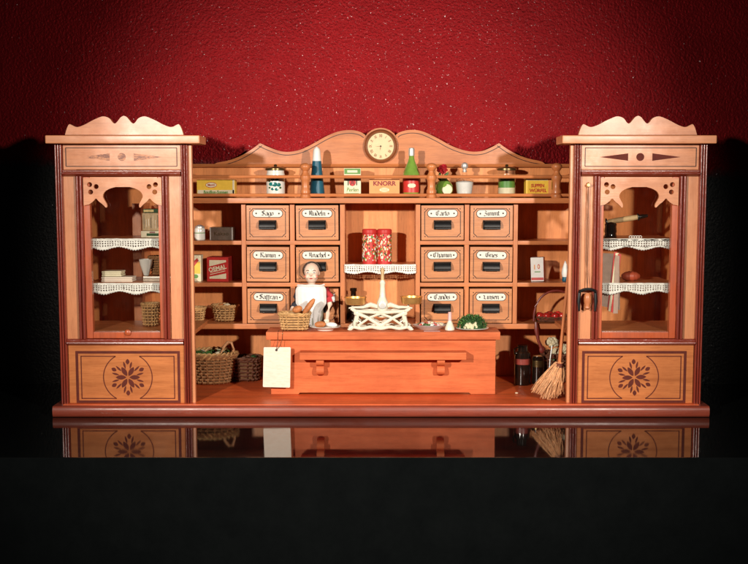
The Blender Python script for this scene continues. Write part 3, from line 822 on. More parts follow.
# ================================================================= goods on the top shelf
ZT = ZS1 + .0003
def d_yel(b, x0, x1, y, z0, z1):
    w, h = x1 - x0, z1 - z0
    pr(b, x0 + w * .02, x1 - w * .02, y, z0 + h * .16, z0 + h * .42, 'cream'); pr(b, x0 + .0006, x1 - .0006, y, z0 + .0006, z0 + h * .14, 'red')
    b.text('Bouillon-Suppen', (x0 + w * .5, y - .0002, z0 + h * .29), h * .26, 'green', .8, .0003, off=.03)
    ell(b, x0 + w * .38, z0 + h * .70, w * .15, h * .16, y, 'red'); ell(b, x0 + w * .38, z0 + h * .70, w * .14, h * .13, y - .0002, 'cream')
    b.text('Maggi', (x0 + w * .38, y - .0005, z0 + h * .70), h * .17, 'red', 1., .0003, off=.02)
    pr(b, x1 - w * .06, x1 - .0006, y, z0 + h * .2, z1 - .0006, 'cream')
carton('soup_box', 198.3, 236, 179.6, ZT, .142, .022, 'yellow', 'wide yellow soup box with red oval badge at the left end of the top shelf', 'box', 'packaged goods on the top shelf', d_yel)
def jar(u, wpx, vt, Y, lab, emblem):
    t = thing('lidded_jar', (PX(u, Y), Y, ZT), lab, 'jar', 'lidded jars on the top shelf')
    c = (PX(u, Y), Y, ZT); k = mm(Y); R = wpx / 2 * k; zt = PZ(vt, Y); H = zt - ZT
    b = MB(); b.lathe([(R * .9, 0), (R * .97, .001), (R, .003), (R, H * .70), (R * .93, H * .76), (R * .93, H * .84)], c, 'china' if emblem == 'teal' else 'clear', 28)
    if emblem == 'teal':
        for du, dz, r_ in ((0, .40, .0042), (-.42, .41, .0036), (.42, .39, .0036), (-.2, .55, .0028), (.22, .55, .0028), (-.24, .26, .0026), (.2, .25, .0028), (0, .62, .0018), (-.62, .5, .0018), (.62, .3, .002), (-.6, .3, .0018)):
            a = -PI / 2 + du
            b.ball((c[0] + R * math.cos(a), c[1] + R * math.sin(a), c[2] + H * dz), r_, 'teal' if r_ > .0022 else 'moss', 2, (1, .10, .8), Matrix.Rotation(a + PI / 2, 3, 'Z'))
    b.build('body', t)
    if emblem != 'teal':
        b = MB(); b.lathe([(R * .88, .0012), (R * .92, .002), (R * .92, H * .26), (R * .92, H * .30), (R * .92, H * .48), (R * .92, H * .52), (R * .92, H * .66), (R * .6, H * .68)], c, ['cream', 'cream', 'cream', 'green', 'green', 'moss', 'cream'], 28); b.build('filling', t)
    b = MB(); b.lathe([(R * 1.02, H * .83), (R * 1.1, H * .845), (R * 1.1, H * .89), (R * .8, H * .93), (R * .3, H * .945), (R * .13, H * .96), (R * .2, H * .99), (R * .1, H * 1.02)], c, 'bronze', 28); b.build('lid', t)
jar(276.5, 18.5, 165, .165, 'white lidded jar with teal flower painting beside the first gallery post', 'teal')
jar(505.5, 18, 165, .165, 'glass lidded jar with green banded filling on the right of the top shelf', 'green')
# sugarloaf
Y = .158; c = (PX(317.5, Y), Y, ZT); k = mm(Y); H = PZ(146.8, Y) - ZT
t = thing('sugarloaf', c, 'tall sugarloaf in blue paper with white tip by the gallery post', 'sugarloaf')
b = MB(); pf = []
for i in range(26):
    f_ = i / 25; rr = 8.0 * k * (1 - f_) + 3.1 * k * f_
    if f_ > .93: rr *= math.sqrt(max(.02, 1 - ((f_ - .93) / .072) ** 2))
    pf.append((rr, f_ * H))
b.lathe(pf, c, ['blue' if i < 18 else 'white' for i in range(25)], 24)
b.build('cone', t)
b = MB(); b.tube([(c[0] + .0015, Y - 7.1 * k, ZT + .002), (c[0] + .001, Y - 5.6 * k, ZT + H * .4), (c[0] - .0005, Y - 4.4 * k, ZT + H * .70)], .0003, 'white', 4); b.build('paper_seam', t)
# TAT tin
def d_tat(b, x0, x1, y, z0, z1):
    w, h = x1 - x0, z1 - z0
    pr(b, x0 + .0006, x1 - .0006, y, z1 - h * .2, z1 - .0006, 'green'); pr(b, x0 + w * .2, x1 - w * .2, y, z1 - h * .15, z1 - h * .07, 'cream', n=2)
    ell(b, x0 + w * .5, z0 + h * .52, w * .2, h * .13, y, 'red')
    b.text('T', (x0 + w * .25, y, z0 + h * .5), h * .26, 'ink', .9, .0007, off=.02); b.text('T', (x0 + w * .75, y, z0 + h * .5), h * .26, 'ink', .9, .0007, off=.02)
    b.text('A', (x0 + w * .5, y, z0 + h * .5), h * .26, 'dred', .9, .0008, off=.02)
    b.text('Perlen', (x0 + w * .5, y, z0 + h * .26), h * .2, 'green', .8, .0004, .2, off=.01)
    pr(b, x0 + w * .12, x1 - w * .12, y, z0 + h * .10, z0 + h * .15, 'green')
carton('tea_tin', 344.3, 361, 168.2, ZT, .150, .022, 'cream', 'upright cream tin with green top band beside the orange box', 'tin', 'packaged goods on the top shelf', d_tat)
def d_kn(b, x0, x1, y, z0, z1):
    w, h = x1 - x0, z1 - z0
    b.text('KNORR', (x0 + w * .5, y, z0 + h * .76), h * .33, 'dred', 1.08, .0004, off=.035)
    ell(b, x0 + w * .5, z0 + h * .42, w * .16, h * .12, y, 'cream')
    for q in (.36, .42, .48): pr(b, x0 + w * .38, x0 + w * .62, y - .0002, z0 + h * (q - .012), z0 + h * (q + .012), 'orange')
    pr(b, x0 + w * .03, x1 - w * .03, y, z0 + h * .05, z0 + h * .14, 'red')
carton('soup_box', 369.3, 399.4, 179.2, ZT, .140, .020, 'orange', 'orange box lettered KNORR under the clock', 'box', 'packaged goods on the top shelf', d_kn)
# green bottle
Y = .160; c = (PX(411.2, Y), Y, ZT); k = mm(Y); H = PZ(148, Y) - ZT
t = thing('green_bottle', c, 'green glass bottle with silver cap and red label on the top shelf', 'bottle')
b = MB(); b.lathe([(7.6 * k, 0), (8.6 * k, .001), (8.8 * k, H * .1), (8.8 * k, H * .42), (8.2 * k, H * .5), (6 * k, H * .62), (3.6 * k, H * .73), (2.7 * k, H * .8), (2.5 * k, H * .92)], c, 'ggreen', 28); b.build('body', t)
b = MB(); b.lathe([(8.9 * k, H * .10), (8.98 * k, H * .105), (8.98 * k, H * .38), (8.98 * k, H * .39), (8.98 * k, H * .43), (8.7 * k, H * .44)], c, ['red', 'red', 'red', 'cream', 'cream'], 28)
b.ball((c[0], Y - 8.9 * k, ZT + H * .24), 3.2 * k, 'cream', 2, (1.3, .06, .7)); b.build('label', t)
b = MB(); b.lathe([(2.9 * k, H * .84), (3.1 * k, H * .85), (3.1 * k, H * .97), (2.6 * k, H), (1 * k, H * 1.005)], c, 'silver', 20); b.build('cap', t)
# flower vase
Y = .160; c = (PX(443.5, Y), Y, ZT); k = mm(Y)
t = thing('flower_vase', c, 'round green glass vase holding a red rose behind the middle post', 'vase')
b = MB(); b.lathe([(4 * k, 0), (7 * k, 2 * k), (9 * k, 7 * k), (8.6 * k, 12 * k), (6 * k, 16 * k), (3 * k, 18.5 * k), (3.4 * k, 20 * k)], c, 'ggreen', 24)
b.lathe([(5 * k, 0), (5.2 * k, .4 * k), (4 * k, .9 * k), (3 * k, 1 * k)], (c[0] + 2.5 * k, Y - 8.2 * k, ZT + 8 * k), 'cream', 16, rot=Matrix.Rotation(PI / 2 - .2, 3, 'X')); b.build('vase', t)
b = MB(); rr = random.Random(5); fc = Vector((PX(441.5, Y), Y - .004, PZ(169, Y)))
for i in range(26):
    d = Vector((rr.gauss(0, 1), rr.gauss(0, 1), rr.gauss(0, 1))).normalized()
    b.ball(fc + d * 3.6 * k, 2.6 * k, 'rose', 1, (1, .45, 1), Matrix.Rotation(rr.random() * 6, 3, 'Z') @ Matrix.Rotation(rr.random() * 6, 3, 'X'))
b.build('rose', t)
b = MB(); b.tube([(c[0], Y, ZT + 15 * k), (c[0] - 1.5 * k, Y - .002, ZT + 22 * k), tuple(fc)], .0008, 'leaf', 5)
for a in (.2, 1.2, 2.6, 3.4): b.ball((c[0] + 5 * k * math.cos(a), Y - .003, ZT + 20 * k + 2.5 * k * math.sin(a)), 3 * k, 'leaf', 1, (1.3, .3, .6), Matrix.Rotation(-a * .6, 3, 'Y'))
b.build('leaves', t)
# decanter
Y = .160; c = (PX(463.8, Y), Y, ZT); k = mm(Y)
t = thing('decanter', c, 'clear decanter filled with white sugar and closed by a silver stopper', 'decanter')
b = MB(); b.lathe([(6.6 * k, 0), (7.4 * k, 1 * k), (9.2 * k, 15 * k), (9.0 * k, 17 * k), (5 * k, 18.6 * k), (2.8 * k, 20.5 * k), (2.5 * k, 25 * k), (3.2 * k, 26 * k)], c, 'clear', 24); b.build('body', t)
b = MB(); b.lathe([(6.2 * k, .6 * k), (7.0 * k, 1.5 * k), (8.7 * k, 15 * k), (6 * k, 16.4 * k), (1 * k, 16.8 * k)], c, 'white', 24); b.build('filling', t)
b = MB(); b.lathe([(2 * k, 25 * k), (2.2 * k, 27 * k), (1.5 * k, 27.6 * k), (3.3 * k, 29.5 * k), (3.6 * k, 31.5 * k), (2.8 * k, 33.6 * k), (1 * k, 34.6 * k)], c, 'silver', 18); b.build('stopper', t)
def d_y2(b, x0, x1, y, z0, z1):
    w, h = x1 - x0, z1 - z0
    b.text('SUPPEN', (x0 + w * .45, y, z0 + h * .62), h * .25, 'red', .8, .0004, off=.03); b.text('WÜRFEL', (x0 + w * .47, y, z0 + h * .36), h * .25, 'red', .95, .0004, off=.03)
    pr(b, x1 - w * .14, x1 - .0006, y, z0 + .0006, z1 - .0006, 'orange'); pr(b, x0 + .0006, x1 - w * .16, y, z1 - h * .1, z1 - .0006, 'cream')
carton('soup_box', 524.8, 550.5, 178.6, ZT, .142, .022, 'yellow', 'yellow box with two lines of red lettering by the right gallery post', 'box', 'packaged goods on the top shelf', d_y2)

# ================================================================= goods in the left bay
Z1, Z2, Z3 = PZ(240.8, YD) + .0003, PZ(282.7, YD) + .0003, PZ(323.8, YD) + .0003
Y = .148; k = mm(Y); c = (PX(200.5, Y), Y, Z1)
t = thing('spice_jar', c, 'small patterned white jar on the upper left shelf', 'jar')
b = MB(); H = PZ(225, Y) - Z1; b.lathe([(4.8 * k, 0), (5.4 * k, .001), (5.4 * k, H * .45), (5.4 * k, H * .5), (5.4 * k, H * .72), (4.6 * k, H * .8)], c, ['china', 'china', 'green', 'china', 'china'], 20); b.build('body', t)
b = MB(); b.lathe([(4.9 * k, H * .8), (4.9 * k, H * .9), (2 * k, H), (.5 * k, H * 1.02)], c, 'silver', 20); b.build('lid', t)
def d_tin(b, x0, x1, y, z0, z1):
    w, h = x1 - x0, z1 - z0
    for a in (0, 1): pr(b, x0 + .0004 + a * (w - .0022), x0 + .0018 + a * (w - .0022), y, z0 + .0004, z1 - .0004, 'silver')
    b.text('Kakao', (x0 + w * .5, y, z0 + h * .5), h * .42, 'bronze', 1.1, .0003)
carton('cocoa_tin', 210.3, 233.5, 227.3, Z1, .144, .028, 'tin', 'dull bronze tin box on the upper left shelf', 'tin', None, d_tin)
def d_yc(b, x0, x1, y, z0, z1):
    w, h = x1 - x0, z1 - z0
    b.prism([(x0 + w * .2, z0 + h * .6), (x0 + w * .75, z0 + h * .9), (x0 + w * .85, z0 + h * .8), (x0 + w * .4, z0 + h * .5)], y - .0003, y, 'red')
    ell(b, x0 + w * .6, z0 + h * .2, w * .2, h * .08, y, 'green')
carton('yellow_carton', 187, 201.2, 255.3, Z2, .146, .020, 'cream', 'yellow and cream carton beside the left cabinet post', 'box', None, lambda b, x0, x1, y, z0, z1: (pr(b, x0 + .001, x1 - .001, y, z0 + (z1 - z0) * .3, z0 + (z1 - z0) * .75, 'yellow'), d_yc(b, x0, x1, y - .0003, z0, z1)))
def d_rb(b, x0, x1, y, z0, z1):
    w, h = x1 - x0, z1 - z0
    pr(b, x0 + w * .12, x1 - w * .1, y, z0 + h * .12, z0 + h * .88, 'cream')
    b.prism([(x0 + w * .12, z0 + h * .2), (x1 - w * .1, z0 + h * .34), (x1 - w * .1, z0 + h * .80), (x0 + w * .12, z0 + h * .62)], y - .0005, y, 'red')
    b.text('OEMAL', (x0 + w * .5, y - .0005, z0 + h * .54), h * .24, 'cream', .95, .0003, rot=.2, off=.03)
    for q in (.28, .36): b.prism([(x0 + w * .16, z0 + h * q), (x1 - w * .14, z0 + h * (q + .15)), (x1 - w * .14, z0 + h * (q + .175)), (x0 + w * .16, z0 + h * (q + .025))], y - .0007, y, 'cream')
carton('red_box', 207.8, 229.6, 257.2, Z2, .145, .030, 'red', 'red box with cream diagonal lettering in the left bay', 'box', None, d_rb, rot=-.10, side='dred')
Y = .165; k = mm(Y)
basket('bread_basket', (PX(196, Y), Y, Z3 + .0006), .0095, .009, .0125, .012, PZ(308.5, Y) - Z3, 'small pale wicker basket half hidden by the left cabinet post', 5, 12, .0011, 2.4)
bk = basket('bread_basket', (PX(224.5, Y), Y, Z3 + .0006), .0125, .011, .0185, .016, PZ(306, Y) - Z3, 'pale wicker basket with a flared rim on the lowest left shelf', 6, 16, .0012, 2.3)
b = MB(); b.ball((PX(227, Y), Y - .004, PZ(305, Y)), .0045, 'cream', 2, (1.2, .8, .7)); b.ball((PX(221, Y), Y, PZ(305.5, Y)), .0042, 'bread', 2, (1.4, .8, .7)); 
single('bread_rolls', b, (PX(224, Y), Y, PZ(307, Y)), 'two rolls lying in the flared pale basket', 'bread')
b = MB(); b.tube([(PX(231, Y), Y - .004, PZ(312, Y)), (PX(236, Y), Y - .008, PZ(307, Y)), (PX(240, Y), Y - .012, PZ(304, Y))], [.0012, .001, .0016], 'stick', 6)
single('wooden_spoon', b, (PX(231, Y), Y, PZ(312, Y)), 'thin wooden spoon sticking out of the flared basket', 'spoon')
# big basket on the floor
Y = .150; k = mm(Y); c = Vector((PX(210.5, Y), Y, ZFt + .0008)); H = PZ(355, Y) - ZFt
hx = PX(228, Y)
hd = [([(hx - 8 * k, Y - .012, ZFt + H), (hx - 5 * k, Y - .012, ZFt + H + 8 * k), (hx, Y - .012, ZFt + H + 14.5 * k), (hx + 4 * k, Y - .012, ZFt + H + 14 * k), (hx + 5.5 * k, Y - .011, ZFt + H + 7 * k), (hx + 5 * k, Y - .008, ZFt + H)], .0021, 'straw', 8)]
big = basket('wicker_basket', c, 18.5 * k, .024, 24.8 * k, .033, H, 'large brown wicker basket with looped handle and greens on the shop floor', 9, 22, .0016, 2.1, 'wicker2', None, hd, 1.9)
b = MB()
seg = 70
for ph in range(3):
    b.tube([c + Vector((math.cos(2 * PI * i / seg) * (24.6 * k + .0022 * math.cos(i * .9 + ph * 2.1)), math.sin(2 * PI * i / seg) * (.033 + .0022 * math.cos(i * .9 + ph * 2.1)), H + .0015 + .004 * math.sin(i * .9 + ph * 2.1))) for i in range(seg)], .0019, 'wicker', 5, True)
o_ = b.build('braided_rim', big)
b = MB(); rr = random.Random(11)
for i in range(60):
    a = rr.random() * 6.28; r_ = rr.random() ** .5 * 19 * k
    p = c + Vector((r_ * math.cos(a), r_ * .9 * math.sin(a), H + rr.random() * .005 - .001))
    b.ball(p, .0042, 'leaf' if rr.random() < .75 else 'cream', 1, (1.3, .9, .25), Matrix.Rotation(rr.random() * 6, 3, 'Z') @ Matrix.Rotation(rr.gauss(0, .5), 3, 'X'))
single('lettuce_leaves', b, tuple(c + Vector((0, 0, H - .002))), 'green lettuce leaves heaped in the large basket', 'lettuce')
Y = .166; k = mm(Y)
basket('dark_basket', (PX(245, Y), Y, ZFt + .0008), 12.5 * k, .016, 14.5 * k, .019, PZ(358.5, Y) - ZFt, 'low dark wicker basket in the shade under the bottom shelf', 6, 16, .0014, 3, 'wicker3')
b = MB(); rr = random.Random(4)
for i in range(16): b.ball((PX(245, Y) + rr.uniform(-.014, .014), Y + rr.uniform(-.012, .012), PZ(358, Y) + rr.uniform(-.004, .002)), .005, 'wicker3' if i % 3 else 'moss', 1, (1, 1, .8))
single('dried_fruit', b, (PX(245, Y), Y, PZ(361, Y)), 'dark dried fruit filling the low dark basket', 'fruit')

# ================================================================= inside the left cabinet
ZA, ZBc, ZCf = PZ(239.1, .02) + .0003, PZ(283.5, .02) + .0003, PZ(331.8, 0) + .0004
Y = .055
def d_pr(b, x0, x1, y, z0, z1):
    w, h = x1 - x0, z1 - z0; rr = random.Random(8)
    for i in range(11): 
        x = x0 + w * (.06 + .085 * i); a, c_ = rr.uniform(.08, .25), rr.uniform(.6, .92)
        pr(b, x, x + w * rr.uniform(.012, .035), y, z0 + h * a, z0 + h * c_, 'tin' if i % 3 else 'line')
def d_tn(b, x0, x1, y, z0, z1):
    w, h = x1 - x0, z1 - z0
    pr(b, x0 + w * .2, x1 - w * .05, y, z0 + h * .25, z0 + h * .65, 'moss'); pr(b, x0 + w * .3, x0 + w * .5, y, z0 + h * .7, z0 + h * .9, 'dred')
carton('flat_tin', 142, 170, 231.0, ZA, Y, .030, 'cream', 'flat cream tin with dark print under the printed carton in the left cabinet', 'tin', None, d_tn)
zz = PZ(231.0, Y) + .0004
carton('printed_carton', 143.5, 170, 213, zz, Y + .001, .028, 'beige', 'beige carton with dark line drawing on a flat tin in the left cabinet', 'box', None, d_pr)
carton('dark_case', 144.5, 168, 209, PZ(213, Y + .001) + .0004, Y + .003, .024, 'moss', 'dark green flat case on top of the printed carton', 'case', None, lambda b, x0, x1, y, z0, z1: pr(b, x0 + .001, x0 + (x1 - x0) * .45, y, z0 + .001, z1 - .001, 'bronze'))
def cloth(u0, u1, v0, zb, Y, lab, m):
    b = MB(); x0, x1 = PX(u0, Y), PX(u1, Y); z1 = PZ(v0, Y); n = 3; h = (z1 - zb) / n
    for i in range(n): b.box(x0 + .0004 * (i % 2), x1 - .0006 * (i % 2), Y, Y + .024, zb + h * i + .0001, zb + h * (i + 1) - .0001, m, h * .3)
    single('folded_cloth', b, ((x0 + x1) / 2, Y + .012, zb), lab, 'cloth', 'folded linen in the left cabinet')
cloth(101.3, 132.5, 277.0, ZBc, .04, 'wide folded cream cloth, lower of the pair in the left cabinet', 'card')
cloth(101.8, 121.5, 271.2, PZ(277.0, .04) + .0004, .042, 'short folded pinkish cloth on top of the wide one', 'cream')
Y = .075; k = mm(Y)
carton('dark_tray', 143, 172, 276.6, ZBc, .050, .05, 'tin', 'low dark tray carrying a bowl and basket in the left cabinet', 'tray', None, lambda b, x0, x1, y, z0, z1: pr(b, x0 + .0005, x1 - .0005, y, z1 - .0016, z1 - .0005, 'silver'))
zt_ = PZ(276.6, .050) + .0004
b = MB(); c = (PX(146.5, .062), .062, zt_); b.lathe([(2.2 * k, 0), (2.6 * k, .5 * k), (4 * k, 5 * k), (6 * k, 11 * k), (7 * k, 16 * k), (6.6 * k, 16.4 * k), (5.6 * k, 11.5 * k), (3.6 * k, 5.5 * k), (1 * k, 2 * k)], c, 'china', 24)
single('china_bowl', b, c, 'tapered cream china bowl beside a wicker basket in the left cabinet', 'bowl')
basket('wicker_basket', (PX(160.5, .078), .078, zt_ + .0006), .010, .010, .0145, .013, 17 * k, 'wicker basket next to the china bowl in the left cabinet', 7, 16, .0011, 2.3, 'wicker2')
Y = .06; k = mm(Y)
basket('wicker_basket', (PX(150, Y), Y, ZCf + .0006), .0092, .009, .0112, .011, 21 * k, 'tall pale wicker basket on the floor of the left cabinet', 7, 14, .0011, 2.3, 'wicker')
basket('wicker_basket', (PX(167.5, Y + .012), Y + .012, ZCf + .0006), .0085, .0085, .0112, .0105, 18 * k, 'pale wicker basket partly hidden by the left cabinet door edge', 6, 14, .0011, 2.3, 'wicker')

# ================================================================= centre bay
ZL = PZ(265, YD - .001) + .0003; Y = .150; k = mm(Y)
for i, (u, lab) in enumerate(((369.6, 'left of two red patterned canisters on the lace shelf'), (384.4, 'right of two red patterned canisters on the lace shelf'))):
    c = (PX(u, Y), Y, ZL); H = PZ(228.5, Y) - ZL; R = 7.15 * k
    t = thing('tea_canister', c, lab, 'canister', 'red canisters on the lace shelf')
    b = MB(); b.lathe([(R * .97, 0), (R, .0008), (R, H * .05), (R, H * .06), (R, H * .86), (R * .96, H * .87)], c, ['red', 'red', 'red', 'red', 'red'], 28)
    rr = random.Random(20 + i)
    for q in range(170):
        a = rr.uniform(-PI, 0); zz = H * rr.uniform(.09, .82); m_ = rr.choice(['cream', 'cream', 'green', 'moss', 'white', 'orange'])
        b.ball((c[0] + R * math.cos(a), c[1] + R * math.sin(a), ZL + zz), rr.uniform(.0007, .0017), m_, 1, (1, .3, 1.3), Matrix.Rotation(a + PI / 2, 3, 'Z'))
    b.build('body', t)
    b = MB(); b.lathe([(R * 1.02, H * .87), (R * 1.04, H * .88), (R * 1.04, H * .96), (R * .9, H * .985), (R * .86, H * .97), (R * .3, H * .97)], c, 'red', 28); b.build('lid', t)
Y = .165; k = mm(Y); c = (PX(353.5, Y), Y, Z3); H = PZ(288, Y) - Z3
b = MB(); b.lathe([(6.6 * k, 0), (7.2 * k, .001), (7.2 * k, H * .5), (6.4 * k, H * .6), (3.4 * k, H * .7), (2.8 * k, H * .8), (2.8 * k, H * .9), (3.6 * k, H * .91), (3.6 * k, H), (2 * k, H * 1.01)], c, 'dglass', 24)
single('dark_bottle', b, c, 'black glass bottle behind the left pan of the scale', 'bottle')

# ================================================================= counter
YF = .054
zc1 = PZ(332, .047); zc0 = PZ(340, .047)
counter = thing('shop_counter', (PX(383, YF), .07, ZFt), 'long red wooden shop counter with a bracketed ledge on its front', 'counter')
b = MB(); b.box(PX(265.3, .047), PX(501, .047), .047, .098, zc0, zc1, 'counter', .0014); b.build('countertop', counter)
b = MB()
x0, x1 = PX(270, YF), PX(496.3, YF); zt = zc0 - .0003; zb = ZFt + .0004
xa, xb = PX(298, YF), PX(471.5, YF); zs = PZ(392.2, YF)
b.prism([(x0, zb), (xa, zb), (xa + .001, zs), (xb - .002, zs), (xb, zb), (x1, zb), (x1, zt), (x0, zt)], YF, YF + .006, 'counter', .0005)
for xx in (x0, x1 - .005): b.box(xx + .0003, xx + .0047, YF + .0062, .094, zb, zt, 'counter', .0005)
b.build('front_panel', counter)
b = MB(); b.box(PX(299, .032), PX(467, .032), .032, YF - .0003, PZ(360, .032), PZ(352.6, .032), 'counter', .0009); b.build('ledge', counter)
for u in (319.5, 441.5):
    b = MB(); x = PX(u, .036); kz = mm(.036); zz = PZ(360, .032) - .0003
    pts = [(.0536, 0), (.0350, 0), (.0345, -.005), (.0375, -.0085), (.0435, -.010), (.0405, -.0135), (.0400, -.0185), (.0440, -.0225), (.0500, -.0235), (.0536, -.0235)]
    pts = smooth_px(pts, 1)
    k_ = b.mi('counter'); wv = .0052
    A = [b.bm.verts.new((x - wv, y, zz + z)) for y, z in pts]; B_ = [b.bm.verts.new((x + wv, y, zz + z)) for y, z in pts]; n = len(pts)
    b.bm.faces.new(A); b.bm.faces.new(B_[::-1])
    for i in range(n): b.bm.faces.new((A[i], B_[i], B_[(i + 1) % n], A[(i + 1) % n]))
    b.build('bracket', counter)
# hanging tag
Yg = .0415; tg = thing('price_tag', (PX(276.5, Yg), Yg, PZ(387, Yg)), 'blank white card tag hanging from the left end of the counter', 'tag')
b = MB(); Q = [(263.6, 347.2), (289.6, 347.2), (290.2, 348.2), (289.2, 386.9), (288.4, 387.6), (262.4, 387.0), (261.8, 386.2), (263.0, 348)]
b.prism([(PX(u, Yg), PZ(v, Yg)) for u, v in Q], Yg, Yg + .0007, 'tagcard')
b.lathe([(.0017, 0), (.0016, .0005), (.0008, .0006)], (PX(275.8, Yg), Yg - .0001, PZ(350, Yg)), 'ink', 14, rot=RX); b.build('card', tg)
b = MB()
for du in (0, 4.6):
    b.tube([(PX(275.9, Yg), Yg - .0008, PZ(350, Yg)), (PX(276.6 + du * .6, Yg), Yg - .001, PZ(346, Yg)), (PX(277.2 + du, .045), .0462, zc0 + .001), (PX(277.4 + du, .045), .0464, zc1 - .001), (PX(277.6 + du, .05), .052, zc1 + .0006), (PX(278 + du, .05), .058, zc1 + .0006)], .0004, 'cord', 5)
b.build('string', tg)

# ================================================================= on the counter
ZC = zc1 + .0003
Y = .068; k = mm(Y)
basket('bread_basket', (PX(294.5, Y), Y, ZC + .0008), 12 * k, .011, 14.8 * k, .0145, 15.5 * k, 'pale woven bread basket in front of the doll on the counter', 6, 16, .0013, 4, 'wicker')
def loaf(name, c, L, r, ang, lab, m='bread', tilt=0, ribs=5):
    b = MB(); R_ = Matrix.Rotation(ang, 3, 'Y') @ Matrix.Rotation(tilt, 3, 'Z'); n = 14; pf = []
    for i in range(n + 1):
        t = i / n; pf.append((r * (math.sin(PI * (.03 + .94 * t)) ** .42) * (1 + .05 * math.cos(ribs * 2 * PI * t)), L * (t - .5)))
    b.lathe(pf, c, m, 14, rot=R_ @ Matrix.Rotation(PI / 2, 3, 'Y'))
    return single(name, b, c, lab, 'bread', 'bread on the counter' if m == 'bread' else None)
loaf('long_loaf', (PX(308.5, Y), Y + .004, PZ(307, Y)), .027, .0042, -.95, 'long brown loaf sticking out of the counter basket')
loaf('bread_roll', (PX(297, Y), Y + .002, PZ(309.5, Y)), .014, .0052, -.3, 'round brown roll lying in the counter basket')
# plate
Y = .064; k = mm(Y); c = (PX(325, Y), Y, ZC)
b = MB(); b.lathe([(8 * k, 0), (8.5 * k, .8 * k), (9 * k, 1.4 * k), (15.5 * k, 3.6 * k), (15.8 * k, 4.2 * k), (14 * k, 4.0 * k), (9 * k, 2.6 * k), (2 * k, 2.4 * k)], c, 'china', 32, 1, .85)
single('china_plate', b, c, 'white footed china plate before the doll', 'plate')
loaf('bread_roll', (PX(320, Y), Y - .002, ZC + 6.0 * k), .015, .0046, -.05, 'orange brown roll on the white plate')
loaf('cheese_slice', (PX(331.5, Y), Y - .001, ZC + 5.6 * k), .015, .0036, .1, 'white cheese lump on the plate next to the roll', 'white')
# ---------------- scale
Y = .070; k = mm(Y); xc = PX(380.5, Y)
scale = thing('balance_scale', (xc, Y, ZC), 'ornate cream balance scale with two brass pans in the middle of the counter', 'scale')
def Sx(u): return PX(u, Y)
def Sz(v): return ZC + (331.2 - v) * k
b = MB()
for yy in (Y - .012, Y + .012):
    for s in (-1, 1):
        X_ = lambda d: xc + s * d * k
        b.tube([(X_(31), yy, Sz(329.6)), (X_(27), yy, Sz(327)), (X_(24.5), yy, Sz(322)), (X_(23.5), yy, Sz(316)), (X_(25), yy, Sz(311.5)), (X_(29.5), yy, Sz(308.8))], [.0028, .0033, .0037, .0033, .0030, .0022], 'castcream', 8)
        b.tube([(X_(24), yy, Sz(319)), (X_(20), yy, Sz(323)), (X_(21), yy, Sz(327)), (X_(25), yy, Sz(328))], .0013, 'castcream', 6)
        b.tube([(X_(25), yy, Sz(313)), (X_(13), yy, Sz(318)), (X_(1.5), yy, Sz(325.5))], [.0027, .0023, .0027], 'castcream', 8)
        b.tube([(X_(0), yy, Sz(314)), (X_(10), yy, Sz(317.5)), (X_(21), yy, Sz(325))], [.0018, .0016, .0018], 'castcream', 6)
        b.tube([(X_(24.5), yy, Sz(311.6)), (X_(12), yy, Sz(312.3)), (X_(0), yy, Sz(313))], .0024, 'castcream', 8)
        b.ball((X_(24), yy, Sz(313.5)), .0042, 'castcream', 2, (1, .6, 1))
        b.ball((X_(30.5), yy, Sz(329.8)), .0024, 'castcream', 2, (1.6, 1, .8))
    pts = []
    for i in range(21):
        t = -1 + i / 10.; pts.append((xc + t * 27 * k, yy, Sz(328.2 + .8 * math.cos(t * 9))))
    b.tube(pts, .0024, 'castcream', 8)
    b.ball((xc, yy, Sz(326.2)), .0046, 'castcream', 2, (1.3, .5, .9)); 
for s in (-1, 1): b.tube([(xc + s * 25 * k, Y - .012, Sz(328)), (xc + s * 25 * k, Y + .012, Sz(328))], .0018, 'castcream', 8)
b.build('base', scale)
b = MB(); b.lathe([(5.2 * k, 13 * k), (5.6 * k, 16 * k), (4.8 * k, 20 * k), (5.8 * k, 23 * k), (5.6 * k, 28 * k), (4.2 * k, 31 * k), (3.2 * k, 34 * k), (2.7 * k, 40 * k), (2.5 * k, 45 * k), (3.2 * k, 47 * k), (1.9 * k, 50 * k), (1.7 * k, 56 * k), (2.1 * k, 60 * k), (1.2 * k, 62.5 * k)], (xc + 2 * k, Y, ZC), ['castcream'] * 10 + ['beige'] * 3, 20)
b.lathe([(3.6 * k, 0), (3.6 * k, 1 * k), (2.6 * k, 1.4 * k)], (xc + 2 * k, Y - 5.2 * k, ZC + 25 * k), 'silver', 18, rot=RX); b.build('column', scale)
b = MB()
for s in (-1, 1):
    b.tube([(xc + s * 3 * k, Y, Sz(308)), (xc + s * 10 * k, Y, Sz(306)), (xc + s * 18 * k, Y, Sz(308.5)), (xc + s * 26 * k, Y, Sz(308.5)), (xc + s * 32 * k, Y, Sz(309.5))], [.003, .0036, .0024, .0018, .001], 'castcream', 8)
    b.tube([(xc + s * 28 * k, Y, Sz(308)), (xc + s * 28 * k, Y, Sz(305.8))], .0016, 'castcream', 8)
b.build('beam', scale)
